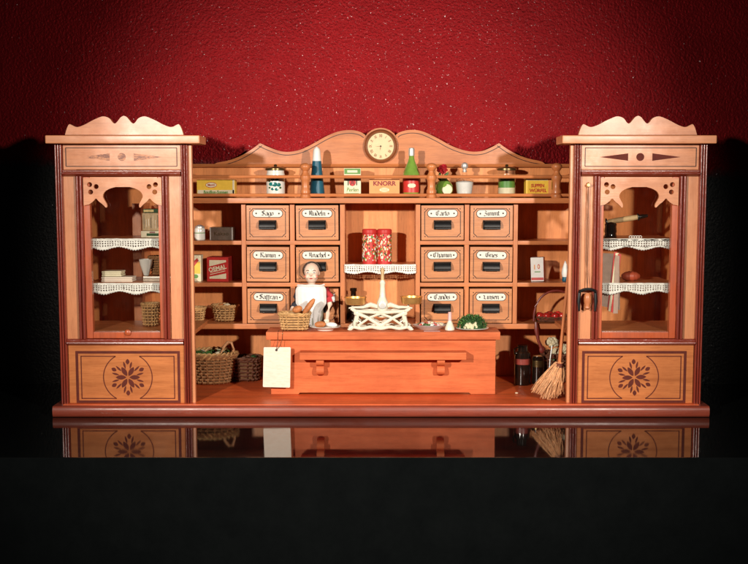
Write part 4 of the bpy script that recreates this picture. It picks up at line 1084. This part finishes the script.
for s, du, m_ in ((-1, -26, 'brass'), (1, 30, 'brass')):
    cx_ = xc + du * k if s > 0 else xc - 26 * k
    cx_ = Sx(355.3) if s < 0 else Sx(411.5); zb = Sz(306.3) if s < 0 else Sz(305.6)
    b = MB(); b.lathe([(4 * k, 0), (9.2 * k, .7 * k), (10.2 * k, 2.2 * k), (10.9 * k, 7.2 * k), (11.6 * k, 7.9 * k), (10.4 * k, 7.6 * k), (9.6 * k, 3 * k), (3 * k, 1.8 * k)], (cx_, Y, zb), m_, 32); b.build('pan', scale)
# ---------------- sweets tray, paper slip, flask, green tuft
Y = .066; k = mm(Y); c = (PX(430, Y), Y, ZC)
b = MB(); b.prism([(PX(424, .054), 0), (PX(440.5, .054), 0), (PX(439.5, .054), .0003), (PX(424, .054), .0003)], 0, .008, 'pinkwax')
b.xform(lambda p: Vector((p.x, .0495 + p.y, ZC + p.z))); single('paper_slip', b, (PX(431, Y), .0535, ZC), 'narrow pink slip lying before the sweets tray', 'paper')
b = MB(); b.lathe([(10 * k, 0), (11 * k, 1 * k), (17 * k, 4.2 * k), (17.4 * k, 5 * k), (16 * k, 4.6 * k), (10.5 * k, 1.9 * k), (2 * k, 1.6 * k)], c, 'silver', 30, 1, .6)
b.xform(lambda p: Vector((p.x, p.y + .006, p.z))); c = (c[0], c[1] + .006, c[2])
single('sweets_tray', b, c, 'oval silver tray heaped with pale sweets on the counter', 'tray')
rr = random.Random(9); b = MB()
for i in range(34):
    a, r_ = rr.random() * 6.28, rr.random() ** .5
    b.ball((c[0] + r_ * 12.5 * k * math.cos(a), c[1] + r_ * 6.5 * k * math.sin(a), ZC + 5 * k + rr.random() * 3.2 * k * (1 - r_)), rr.uniform(1.4, 2.5) * k, rr.choice(['white', 'cream', 'cream', 'pinkwax', 'red', 'leaf']), 1, (1.2, 1, .8))
single('sweets', b, (c[0], c[1], ZC + 4 * k), 'mixed pale sweets piled on the silver tray', 'sweets')
Y = .064; k = mm(Y); c = (PX(450, Y), Y, ZC)
b = MB(); b.lathe([(4.6 * k, 0), (5 * k, .6 * k), (4.8 * k, 2.5 * k), (3 * k, 7 * k), (1.9 * k, 9.5 * k), (1.8 * k, 18 * k), (1.5 * k, 18.4 * k)], c, ['castcream', 'castcream', 'castcream', 'castcream', 'pinkwax', 'pinkwax'], 20)
single('small_flask', b, c, 'small flask with a thin pink neck left of the green tuft', 'flask')
Y = .069; k = mm(Y); c = (PX(472.5, Y), Y, ZC)
b = MB(); b.lathe([(9 * k, 0), (10 * k, .6 * k), (16.6 * k, 1.7 * k), (16.8 * k, 2.2 * k), (10 * k, 1.4 * k), (2 * k, 1.2 * k)], c, 'china', 30, 1, .8)
single('flat_plate', b, c, 'flat white plate under the green vegetable', 'plate')
t = thing('green_vegetable', (c[0], c[1], ZC + 1.5 * k), 'green leafy cauliflower head on a white plate at the right of the counter', 'vegetable')
b = MB(); rr = random.Random(13)
for i in range(40):
    a = rr.uniform(-PI, 0) * .7 - .47; r_ = rr.random()
    b.ball((c[0] - 1 * k + 7.5 * k * r_ * math.cos(a), c[1] - 6.5 * k * (.5 + .5 * abs(math.sin(a))), ZC + 4.5 * k + rr.uniform(-2, 2.5) * k), 1.9 * k, 'cauli', 1)
b.build('curd', t)
b = MB(); b.ball((c[0], c[1] + .002, ZC + 3 * k), 12 * k, 'moss', 2, (1, .75, .85))
for i in range(900):
    a = rr.uniform(0, 2 * PI); el = math.asin(rr.random() ** .8); d = Vector((math.cos(a) * math.cos(el) * 1.05, math.sin(a) * math.cos(el) * .72, math.sin(el) * .92))
    if d.y < -.35 and d.z < .30 and abs(d.x + .08) < .45: continue
    p = Vector((c[0], c[1] + .002, ZC + 2 * k)) + d * 13 * k; n_ = d.normalized(); s_ = n_.cross(Vector((rr.gauss(0, 1), rr.gauss(0, 1), rr.gauss(0, 1)))).normalized() * .0008
    q = p + n_ * rr.uniform(.0012, .0030) + Vector((rr.gauss(0, .001), rr.gauss(0, .001), rr.gauss(0, .001)))
    b.quad([p - s_, p + s_, q + s_ * .4, q - s_ * .4], rr.choice(['leaf', 'leaf', 'moss', 'moss', 'moss', 'green']))
b.build('leaves', t)

# ================================================================= doll
Y = .1135; k = mm(Y); xd = PX(312, Y)
doll = thing('shop_doll', (xd, Y, ZFt), 'shopkeeper doll in white pinafore with red sleeve behind the counter', 'doll')
def baked(b, name, parent, vox, mat, sm=6):
    o = b.build(name)
    r = o.modifiers.new('r', 'REMESH'); r.mode = 'VOXEL'; r.voxel_size = vox; r.use_smooth_shade = True
    s_ = o.modifiers.new('s', 'SMOOTH'); s_.factor = .5; s_.iterations = sm
    me = bpy.data.meshes.new_from_object(o.evaluated_get(bpy.context.evaluated_depsgraph_get()))
    bpy.data.objects.remove(o)
    me.materials.clear(); me.materials.append(M[mat])
    for p in me.polygons: p.use_smooth = True; p.material_index = 0
    o = bpy.data.objects.new(name, me); COL.objects.link(o); me.transform(Matrix.Translation(-WL[parent.name])); o.parent = parent; WL[o.name] = WL[parent.name]
    return o
def Dx(u): return PX(u, Y)
def Dz(v): return PZ(v, Y)
b = MB()
hc = Vector((Dx(311.6), Y - .001, Dz(272.5)))
b.ball(hc + Vector((0, 0, 1.6 * k)), 8.6 * k, 'skin', 3, (.92, 1.0, 1.0)); b.ball(hc - Vector((0, .0012, 3.6 * k)), 6.6 * k, 'skin', 3, (.98, .98, 1.15))
b.ball(hc + Vector((0, -8.1 * k, -1.2 * k)), 1.25 * k, 'skin', 2, (.8, 1.1, 1.5))
for s in (-1, 1): b.ball(hc + Vector((s * 7.7 * k, .001, -.6 * k)), 1.9 * k, 'skin', 2, (.5, .8, 1.2)); b.ball(hc + Vector((s * 3.6 * k, -5.4 * k, -3.6 * k)), 2.6 * k, 'skin', 2)
b.lathe([(3.8 * k, -16 * k), (3.6 * k, -9 * k), (3.8 * k, -4 * k)], hc, 'skin', 16)
b.ball((Dx(311.5), Y, Dz(295)), 11 * k, 'skin', 3, (1.12, .72, 1.0)); b.ball((Dx(311.5), Y, Dz(309)), 10 * k, 'skin', 3, (.9, .75, 1.2))
b.lathe([(12 * k, ZFt - Dz(320) + .002), (11 * k, ZFt - Dz(320) + .03), (9.5 * k, -.01), (8.6 * k, .008)], (Dx(311.5), Y, Dz(320)), 'skin', 16, 1, .75)
armR = [(Dx(325), Y, Dz(289)), (Dx(329.5), Y - .002, Dz(297)), (Dx(330), Y - .006, Dz(304)), (Dx(328.2), Y - .012, Dz(312)), (Dx(327.6), Y - .018, Dz(317.5))]
armL = [(Dx(300), Y, Dz(290)), (Dx(297), Y - .001, Dz(298)), (Dx(295.5), Y - .005, Dz(304)), (Dx(293.5), Y - .012, Dz(307)), (Dx(292), Y - .020, Dz(310))]
for ar in (armR, armL):
    b.tube(ar, [3.4 * k, 3.2 * k, 2.8 * k, 2.4 * k, 1.8 * k], 'skin', 12)
    h_ = Vector(ar[-1]); d_ = Vector((.0, -.55, -.6)).normalized()
    b.ball(h_ + d_ * 1.2 * k, 2.1 * k, 'skin', 2, (1.15, .8, .9))
    for j in range(4):
        f0 = h_ + d_ * 1.8 * k + Vector(((j - 1.5) * 1.15 * k, 0, 0)); L = (3.0, 3.8, 3.6, 2.7)[j] * k
        b.tube([f0, f0 + d_ * L * .55, f0 + d_ * L * .9 + Vector((0, 0, -.6 * k))], [.62 * k, .58 * k, .45 * k], 'skin', 8)
    sgn = -1 if ar is armR else 1
    b.tube([h_, h_ + Vector((sgn * 2.4 * k, -.8 * k, -.6 * k)), h_ + Vector((sgn * 3 * k, -2 * k, -1.6 * k))], [.75 * k, .65 * k, .5 * k], 'skin', 8)
baked(b, 'body', doll, .00062, 'skin', 5)
b = MB(); fy = lambda dx, dz: hc.y - math.sqrt(max(0, (8.45 * k) ** 2 - (dx * k) ** 2 - ((dz - .6) * .72 * k) ** 2))
for s in (-1, 1):
    b.ball((hc.x + s * 3.1 * k, fy(3.1, .6) - .0001, hc.z + .6 * k), 1.35 * k, 'white', 2, (1.15, .35, .62)); b.ball((hc.x + s * 3.1 * k, fy(3.1, .6) - .4 * k, hc.z + .6 * k), .62 * k, 'ink', 2, (1, .5, 1))
b.build('eyes', doll)
b = MB()
for s in (-1, 1): b.tube([(hc.x + s * (1.7 + i * .75) * k, fy(1.7 + i * .75, 2.4) - .0003, hc.z + (2.2 + .7 * math.sin(PI * i / 4)) * k) for i in range(5)], [.2 * k, .34 * k, .38 * k, .34 * k, .2 * k], 'hair', 6)
b.build('eyebrows', doll)
b = MB(); b.ball((hc.x, hc.y - 8.05 * k, hc.z - 5.3 * k), 1.4 * k, 'rose', 2, (1.25, .5, .42)); b.build('mouth', doll)
b = MB()
for s in (-1, 1): b.ball((hc.x + s * 4.7 * k, hc.y - 6.4 * k, hc.z - 3.4 * k), 1.9 * k, 'blush', 2, (1, .5, .85))
b.build('cheeks', doll)
b = MB(); hh = hc + Vector((0, .0016, 2.4 * k))
vs = b.ball(hh, 9.1 * k, 'hair', 4, (1.02, 1.02, .98))
dele = [v for v in vs if ((v.co.y < hh.y + 1.5 * k) and ((v.co.x - hh.x - 1.0 * k) / (8.2 * k)) ** 2 + ((v.co.z - hh.z + 2.2 * k) / (10.4 * k)) ** 2 < 1) or (v.co - hh).z < -6.5 * k]
bmesh.ops.delete(b.bm, geom=dele, context='VERTS')
b.ball(hh + Vector((0, 8.4 * k, -1 * k)), 4 * k, 'hair', 2)
o_ = b.build('hair', doll); md = o_.modifiers.new('thick', 'SOLIDIFY'); md.thickness = .0009
# dress: sleeves + skirt
b = MB(); b.tube([(p[0], p[1], p[2]) for p in armL[:4]], [4.0 * k, 4.2 * k, 3.6 * k, 3.0 * k], 'navy', 12)
b.tube([armR[0], armR[1], (Dx(330.6), Y - .004, Dz(302))], [4.4 * k, 4.7 * k, 4.0 * k], 'redcloth', 12)
b.build('sleeves', doll)
b = MB(); b.tube([(Dx(334.4), Y - .0062, Dz(293.5)), (Dx(333.4), Y - .009, Dz(297)), (Dx(334.2), Y - .008, Dz(301))], [.0014, .0026, .0016], 'cotton', 8); b.build('cuff_ribbon', doll)
b = MB(); b.lathe([(15.4 * k, ZFt - Dz(306) + .0006), (14.6 * k, -.05), (12.8 * k, -.02), (11.0 * k, 0), (11.8 * k, .004)], (Dx(311.5), Y, Dz(306)), 'grey', 28, 1, .82); b.build('skirt', doll)
# pinafore: rounded bib and gathered apron
b = MB(); n = 28; rows = 22; bm = b.bm; grid = []
for j in range(rows + 1):
    t = j / rows; v = 283.6 + (326 - 283.6) * t; row = []
    wv = 15.6 if t < .45 else 15.6 - 5.4 * min(1, (t - .45) / .2)
    if t < .16: wv = 15.6 * math.sqrt(1 - ((.16 - t) / .16) ** 2 * .5)
    for i in range(n + 1):
        s = -1 + 2 * i / n; a = s * 1.2
        fold = .0007 * math.sin(i * 1.9 + .6 * math.sin(j * .5)) * (.25 + t)
        if t > .5: fold += .0010 * math.sin(i * 1.1) 
        depth = 10.6 + (1.2 if .1 < t < .5 else 0) - 2.0 * max(0, .12 - t) / .12
        x = Dx(311.3) + wv * k * math.sin(a) / math.sin(1.2); y = Y - depth * k * math.cos(a) ** .7 - fold - .0006
        row.append(bm.verts.new((x, y, Dz(v) - (.0016 * (s * s) if j == 0 else 0))))
    grid.append(row)
for j in range(rows):
    for i in range(n): bm.faces.new((grid[j][i], grid[j][i + 1], grid[j + 1][i + 1], grid[j + 1][i])).material_index = b.mi('cotton')
o_ = b.build('pinafore', doll, sharp=80); md = o_.modifiers.new('thick', 'SOLIDIFY'); md.thickness = .0009; md.offset = -1
b = MB(); b.tube([(Dx(298 + i * 2.65), Y - (5.5 + 5.4 * math.sin(PI * i / 10) ** .6) * k, Dz(285.4) + .0011 * abs(math.sin(i * 2.4)) + .001 * ((i - 5) / 5.) ** 2) for i in range(11)], .0013, 'cotton', 6); b.build('collar', doll)

# ================================================================= right bay
def d_wb(b, x0, x1, y, z0, z1):
    w, h = x1 - x0, z1 - z0
    pr(b, x0 + .0005, x1 - .0005, y, z0 + h * .05, z0 + h * .16, 'red'); ell(b, x0 + w * .62, z0 + h * .62, w * .10, h * .10, y, 'red'); ell(b, x0 + w * .62, z0 + h * .62, w * .06, h * .06, y - .0003, 'cream')
    pr(b, x0 + w * .26, x0 + w * .34, y, z0 + h * .5, z0 + h * .7, 'orange'); pr(b, x0 + w * .3, x1 - w * .25, y, z0 + h * .38, z0 + h * .42, 'green')
carton('white_packet', 532.6, 545.4, 257.8, Z2, .146, .016, 'white', 'white packet with red print leaning on the middle right shelf', 'box', None, d_wb, rot=-.28, side='red', tilt=-.04)
Y = .150; k = mm(Y); c = (PX(565, Y), Y, Z2)
b = MB(); b.lathe([(2.6 * k, 0), (3 * k, 1 * k), (2.8 * k, 4 * k), (2.9 * k, 4.6 * k), (3.7 * k, 8 * k), (3.2 * k, 12 * k), (1.8 * k, 17 * k), (.5 * k, 20.5 * k)], c, ['blue', 'blue', 'blue', 'white', 'white', 'white', 'white'], 18)
single('white_cone', b, c, 'small white cone in a blue holder on the middle right shelf', 'sugar cone')
# apple basket with hoop
Y = .162; k = mm(Y); c = Vector((PX(555, Y), Y, Z3 + .0008))
hp = []
for i in range(17):
    a = PI * i / 16; hp.append((c.x - 22.5 * k * math.cos(a), Y - .016, Z3 + .002 + 30.5 * k * math.sin(a) ** .8))
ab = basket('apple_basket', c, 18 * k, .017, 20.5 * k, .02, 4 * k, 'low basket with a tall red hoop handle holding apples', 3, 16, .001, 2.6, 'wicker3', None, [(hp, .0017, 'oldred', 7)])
b0 = None
for i, (du, dy) in enumerate(((-16.5, -.008), (-9, -.013), (-1, -.014), (7, -.013), (-5, .003), (4, .004))):
    p = (c.x + du * k, Y + dy, Z3 + 1.8 * k)
    if b0 is None:
        b = MB(); r = 4.4 * k
        pf = [(r * .25, .16 * r), (r * .55, 0), (r * .85, .35 * r), (r, .95 * r), (r * .9, 1.45 * r), (r * .55, 1.75 * r), (r * .15, 1.62 * r)]
        b.lathe(pf, (0, 0, 0), 'apple', 18); b.tube([(0, 0, 1.6 * r), (.0004, 0, 2.0 * r)], .0004, 'cord', 5); o = b0 = b.build('apple'); 
    else:
        o = b0.copy(); COL.objects.link(o)
    o.location = p; o.rotation_euler = (.2 * math.sin(i * 3), .25 * math.cos(i * 2), i)
    tag(o, ['leftmost red apple of the row in the hoop basket', 'second red apple from the left in the hoop basket', 'red apple in the middle of the row in the hoop basket', 'rightmost red apple in the front row of the hoop basket', 'red apple in the left of the back row of the hoop basket', 'red apple in the right of the back row of the hoop basket'][i], 'apple', 'apples in the hoop basket')
# red scoop hanging from the bottom shelf
Yh = YD - .004; kk = mm(Yh)
b = MB(); b.tube([(PX(536.5, Yh), Yh, PZ(322, Yh)), (PX(537, Yh), Yh - .002, PZ(330, Yh)), (PX(539, Yh), Yh - .001, PZ(340, Yh)), (PX(542.5, Yh), Yh, PZ(348, Yh))], [.0022, .0034, .0022, .003], 'oldred', 8)
b.ball((PX(543, Yh), Yh, PZ(349.5, Yh)), .0045, 'oldred', 2, (1, .6, 1.3))
single('red_ladle', b, (PX(538, Yh), Yh, PZ(349, Yh)), 'dark red ladle hanging under the bottom shelf above the jugs', 'ladle')
# stoneware jugs
def jug(u, wpx, vt, Y, band, lab, name, neck=True):
    k = mm(Y); c = (PX(u, Y), Y, ZFt + .0003); H = PZ(vt, Y) - ZFt; R = wpx / 2 * k
    t = thing(name, c, lab, 'jug' if neck else 'canister')
    b = MB()
    pf = [(R * .93, 0), (R, .0015), (R, H * .70), (R * .92, H * .80), (R * .62, H * .85), (R * .58, H * .97), (R * .66, H * .98), (R * .6, H)] if neck else [(R * .95, 0), (R, .001), (R, H * .93), (R * .9, H * .95), (R * .86, H), (R * .3, H)]
    b.lathe(pf, c, 'dglass', 28)
    if neck: b.tube([(c[0] - R * .6, c[1] - .001, ZFt + H * .95), (c[0] - R * 1.05, c[1] - .002, ZFt + H * .9), (c[0] - R * .95, c[1], ZFt + H * .76)], .0013, 'dglass', 8)
    b.build('body', t)
    b = MB(); f0, f1 = (.52, .66) if neck else (.62, .84); b.lathe([(R * 1.0, H * f0), (R * 1.02, H * f0 + .0003), (R * 1.02, H * f1), (R * 1.0, H * f1 + .0003)], c, band, 28); b.build('label_band', t)
jug(523.5, 16.5, 345, .130, 'oldred', 'black jug with a dull red band on the right shop floor', 'black_jug')
jug(539, 12.5, 356, .136, 'bronze', 'dark canister with a tan band beside the black jug', 'dark_canister', False)
# vegetable basket behind the broom
Y = .158; k = mm(Y); c = (PX(558, Y), Y, ZFt + .0008)
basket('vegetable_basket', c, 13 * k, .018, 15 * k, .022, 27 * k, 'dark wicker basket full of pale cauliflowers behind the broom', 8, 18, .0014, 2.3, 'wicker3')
for i, (u, v, r, lab) in enumerate(((553, 342.5, 8.2, 'larger pale cauliflower on top of the dark basket'), (565.5, 349, 7.2, 'pale cauliflower nearest the cabinet post on the dark basket'), (557, 352, 6, 'small pale cauliflower low in front on the dark basket'))):
    b = MB(); rr = random.Random(30 + i); yy = Y - (.004, .004, .013)[i]; p = Vector((PX(u, yy), yy, PZ(v, yy)))
    b.ball(p, r * .7 * k, 'cauli', 2, (1, .9, .75))
    for q in range(60):
        d = Vector((rr.gauss(0, 1), rr.gauss(0, 1), rr.gauss(.3, 1))).normalized(); b.ball(p + Vector((d.x, d.y * .9, d.z * .75)) * r * .68 * k, r * rr.uniform(.16, .27) * k, 'cauli', 1)
    single('cauliflower', b, tuple(p - Vector((0, 0, r * .75 * k))), lab, 'cauliflower', 'cauliflowers in the dark basket')
b = MB(); rr = random.Random(17)
for i in range(20): b.ball((c[0] + rr.uniform(-12, 10) * k, Y - rr.uniform(.004, .02), PZ(rr.uniform(354, 361), Y)), .0036, rr.choice(['bread', 'oldred', 'leaf', 'cauli']), 1, (1, 1, .7))
single('mixed_vegetables', b, (c[0], Y - .01, PZ(361, Y)), 'small mixed vegetables around the cauliflowers', 'vegetables')
# small shovel
Y = .118; k = mm(Y); t = thing('coal_shovel', (PX(549, Y), Y, ZFt), 'small grey metal shovel standing beside the broom', 'shovel')
b = MB(); b.tube([(PX(553.5, Y), Y + .004, PZ(346, Y)), (PX(551.5, Y), Y + .002, PZ(360, Y)), (PX(550.5, Y), Y, PZ(374, Y))], .0011, 'greym', 8); b.build('shaft', t)
b = MB(); b.prism([(PX(545.5, Y), PZ(373.5, Y)), (PX(554.5, Y), PZ(373, Y)), (PX(554, Y), PZ(384, Y)), (PX(549, Y), PZ(388.5, Y)), (PX(544.6, Y), PZ(384.5, Y))], Y, Y + .0016, 'greym', .0004); b.build('blade', t)
# broom
Yb_ = .022; k = mm(Yb_); t = thing('broom', (PX(551, Yb_), Yb_, ZFt), 'straw broom with wooden stick leaning against the right cabinet post', 'broom')
top = Vector((PX(568.3, .012), .010, PZ(268, .012))); neck = Vector((PX(560.5, Yb_), Yb_, PZ(366, Yb_)))
b = MB(); b.tube([top, top * .5 + neck * .5, neck + (neck - top).normalized() * .01], [.0018, .0023, .0028], 'stick', 10); b.build('stick', t)
b = MB(); rr = random.Random(2)
for i in range(260):
    a = rr.uniform(0, 2 * PI); r0 = rr.random() ** .5
    st = neck + Vector((r0 * .0052 * math.cos(a), r0 * .0045 * math.sin(a), .006 - rr.random() * .008))
    f_ = r0 * math.cos(a)
    eu = 549 + f_ * 14.5 + rr.gauss(0, 1.4); ev = 401 - 5.5 * abs(f_) - rr.random() * 5.5 - (2.6 if f_ < -.4 else 0)
    ey = Yb_ - .004 + .013 * r0 * math.sin(a)
    en = Vector((PX(eu, ey), ey, max(PZ(ev, ey), ZFt + .0006)))
    m1 = st.lerp(en, .4) + Vector((rr.gauss(0, .0012) + .001 * f_ , rr.gauss(0, .0012), -.001)); m2 = st.lerp(en, .75) + Vector((rr.gauss(0, .0015), rr.gauss(0, .0015), 0))
    b.tube([st, m1, m2, en], [.0006, .0006, .0005, .0003], 'straw', 4)
b.build('bristles', t)
b = MB()
ax = (neck - top).normalized(); sx_ = ax.cross(Vector((0, 1, 0))).normalized(); sy_ = ax.cross(sx_)
for j in range(4):
    b.tube([neck + ax * (.0015 * j - .004) + (sx_ * math.cos(2 * PI * i / 14) + sy_ * math.sin(2 * PI * i / 14)) * (.0052 + .0002 * j) for i in range(14)], .0008, 'cord' if j % 2 else 'oldred', 5, True)
b.build('binding', t)
b = MB(); b.ball((PX(516, .08), .06, ZFt + .0012), .0018, 'cream', 1, (1.4, 1, .6)); single('crumb', b, (PX(516, .08), .06, ZFt), 'tiny pale crumb on the red floor near the counter', 'crumb')

# ================================================================= inside the right cabinet
Y = .06; k = mm(Y); c = (PX(609.5, Y), Y, ZA)
t = thing('coffee_mill', c, 'black coffee mill with a long wooden handle on the upper shelf of the right cabinet', 'coffee mill')
b = MB(); b.lathe([(6 * k, 0), (6.4 * k, .001), (5.6 * k, 4 * k), (6.2 * k, 6 * k), (5.6 * k, 11 * k), (6.1 * k, 13 * k), (4.6 * k, 15 * k), (2 * k, 17 * k)], c, 'dglass', 22); b.build('body', t)
b = MB(); h0_ = Vector((PX(605, Y), Y - .002, PZ(222, Y))); h1_ = Vector((PX(645, Y), Y - .006, PZ(215.5, Y))); dd = h1_ - h0_
b.tube([h0_ + dd * q for q in (0, .05, .3, .6, .76, .8)], [.0016, .0032, .0038, .0038, .0034, .002], 'beige', 12)
b.tube([h0_ + dd * q for q in (.78, .8, .9, 1.0)], [.002, .0034, .003, .0022], 'dglass', 10)
b.build('handle', t)
b = MB(); cc_ = h0_ + dd * .77; ax = dd.normalized(); s1 = ax.cross(Vector((0, 1, 0))).normalized(); s2 = ax.cross(s1)
for q in (0, .77): b.tube([h0_ + dd * q + (s1 * math.cos(2 * PI * i / 16) + s2 * math.sin(2 * PI * i / 16)) * .0042 for i in range(16)], .0011, 'iron', 6, True)
b.build('ring', t)
b = MB()
for i in range(5): b.tube([(PX(630 + i * 2.4, .035) + .0022 * math.cos(a), .037, ZA + .0016 + .0018 * math.sin(a)) for a in [2 * PI * q / 10 for q in range(10)]], .0005, 'lace', 5, True)
single('lace_bow', b, (PX(635, .035), .037, ZA), 'little white lace bow on the upper right cabinet shelf', 'bow')
Y = .060; k = mm(Y)
loaf('brown_loaf', (PX(630.5, Y), Y, ZBc + 4.4 * k), .025, .0072, 0., 'red brown ribbed loaf on the lower shelf of the right cabinet', 'loaf', 0, 5)
# striped paper bags hanging between door and shelf
t = thing('paper_bags', (PX(611, .0255), .0255, PZ(312, .0255)), 'bundle of grey and red striped paper bags hanging in the right cabinet', 'paper bags')
kz = .0235
for i, (a, m_) in enumerate((((601, 618.5, 253, 310), 'greyp'), ((604, 612.5, 252, 311), 'red'), ((607.5, 614, 253, 312), 'cream'), ((609, 616.5, 254, 313), 'red'), ((612, 619, 255, 313.5), 'greyp'))):
    y = .0275 - i * .0012; u0, u1, v0, v1 = a
    b = MB(); sl = (-3.5, -5.5, -6, -6, -1.5)[i]
    t0 = (u0, u0 + (u1 - u0) * .55) if i else (u0, u1)
    wt = 3.2 if i else (u1 - u0); 
    if i == 0: Q = [(601, v0), (619, v0 + 1), (620.5, v1), (602, v1 - 4)]
    elif i == 4: Q = [(615, v0), (619, v0 + 1), (618.5, v1), (613.8, v1)]
    else: Q = [(u1 + 1, v0), (u1 + 1 + wt, v0), (u1 + 1 + wt + sl, v1), (u1 + 1 + sl, v1 - 1)]
    b.prism([(PX(p, y), PZ(q, y)) for p, q in Q], y, y + .0008, m_); o_ = b.build('paper_bag', t)
    o_['label'] = ['wide grey bag at the back', 'narrow red edge', 'narrow cream edge', 'second narrow red edge', 'grey front edge'][i]

# ================================================================= camera, light, world
cam = bpy.data.cameras.new('Camera'); co = bpy.data.objects.new('Camera', cam); COL.objects.link(co)
co.location = (0, -D, CZ); co.rotation_euler = (PI / 2 - PITCH, 0, 0)
cam.sensor_fit = 'HORIZONTAL'; cam.sensor_width = 36; cam.lens = 36 * F / 748.
cam.shift_x = -7.0 / 748; cam.clip_start = .01; cam.clip_end = 50
SC.camera = co
def lamp(x, e, tgt, ang, blend, y=-1.2, z=.17, r=.022):
    l = bpy.data.lights.new('lamp', 'SPOT'); l.energy = e; l.spot_size = math.radians(ang); l.spot_blend = blend; l.shadow_soft_size = r
    l.color = (1., .90, .78)
    o = bpy.data.objects.new('lamp', l); COL.objects.link(o); o.location = (x, y, CZ + z)
    o.rotation_euler = (Vector(tgt) - o.location).to_track_quat('-Z', 'Y').to_euler()
lamp(-.57, 82, (.26, .1, .13), 64, 1., z=.18)
lamp(.57, 73, (-.26, .1, .13), 64, 1., z=.18)
W = bpy.data.worlds.new('World'); SC.world = W; W.use_nodes = True
bg = W.node_tree.nodes['Background']; bg.inputs['Color'].default_value = (.75, .9, 1., 1); bg.inputs['Strength'].default_value = .006
SC.view_settings.view_transform = 'Standard'; SC.view_settings.look = 'None'; SC.view_settings.exposure = 0; SC.view_settings.gamma = 1
SC.render.engine = 'CYCLES'; SC.cycles.use_denoising = True; SC.cycles.max_bounces = 10; SC.cycles.diffuse_bounces = 3; SC.cycles.transparent_max_bounces = 12
SC.cycles.caustics_reflective = False; SC.cycles.caustics_refractive = False
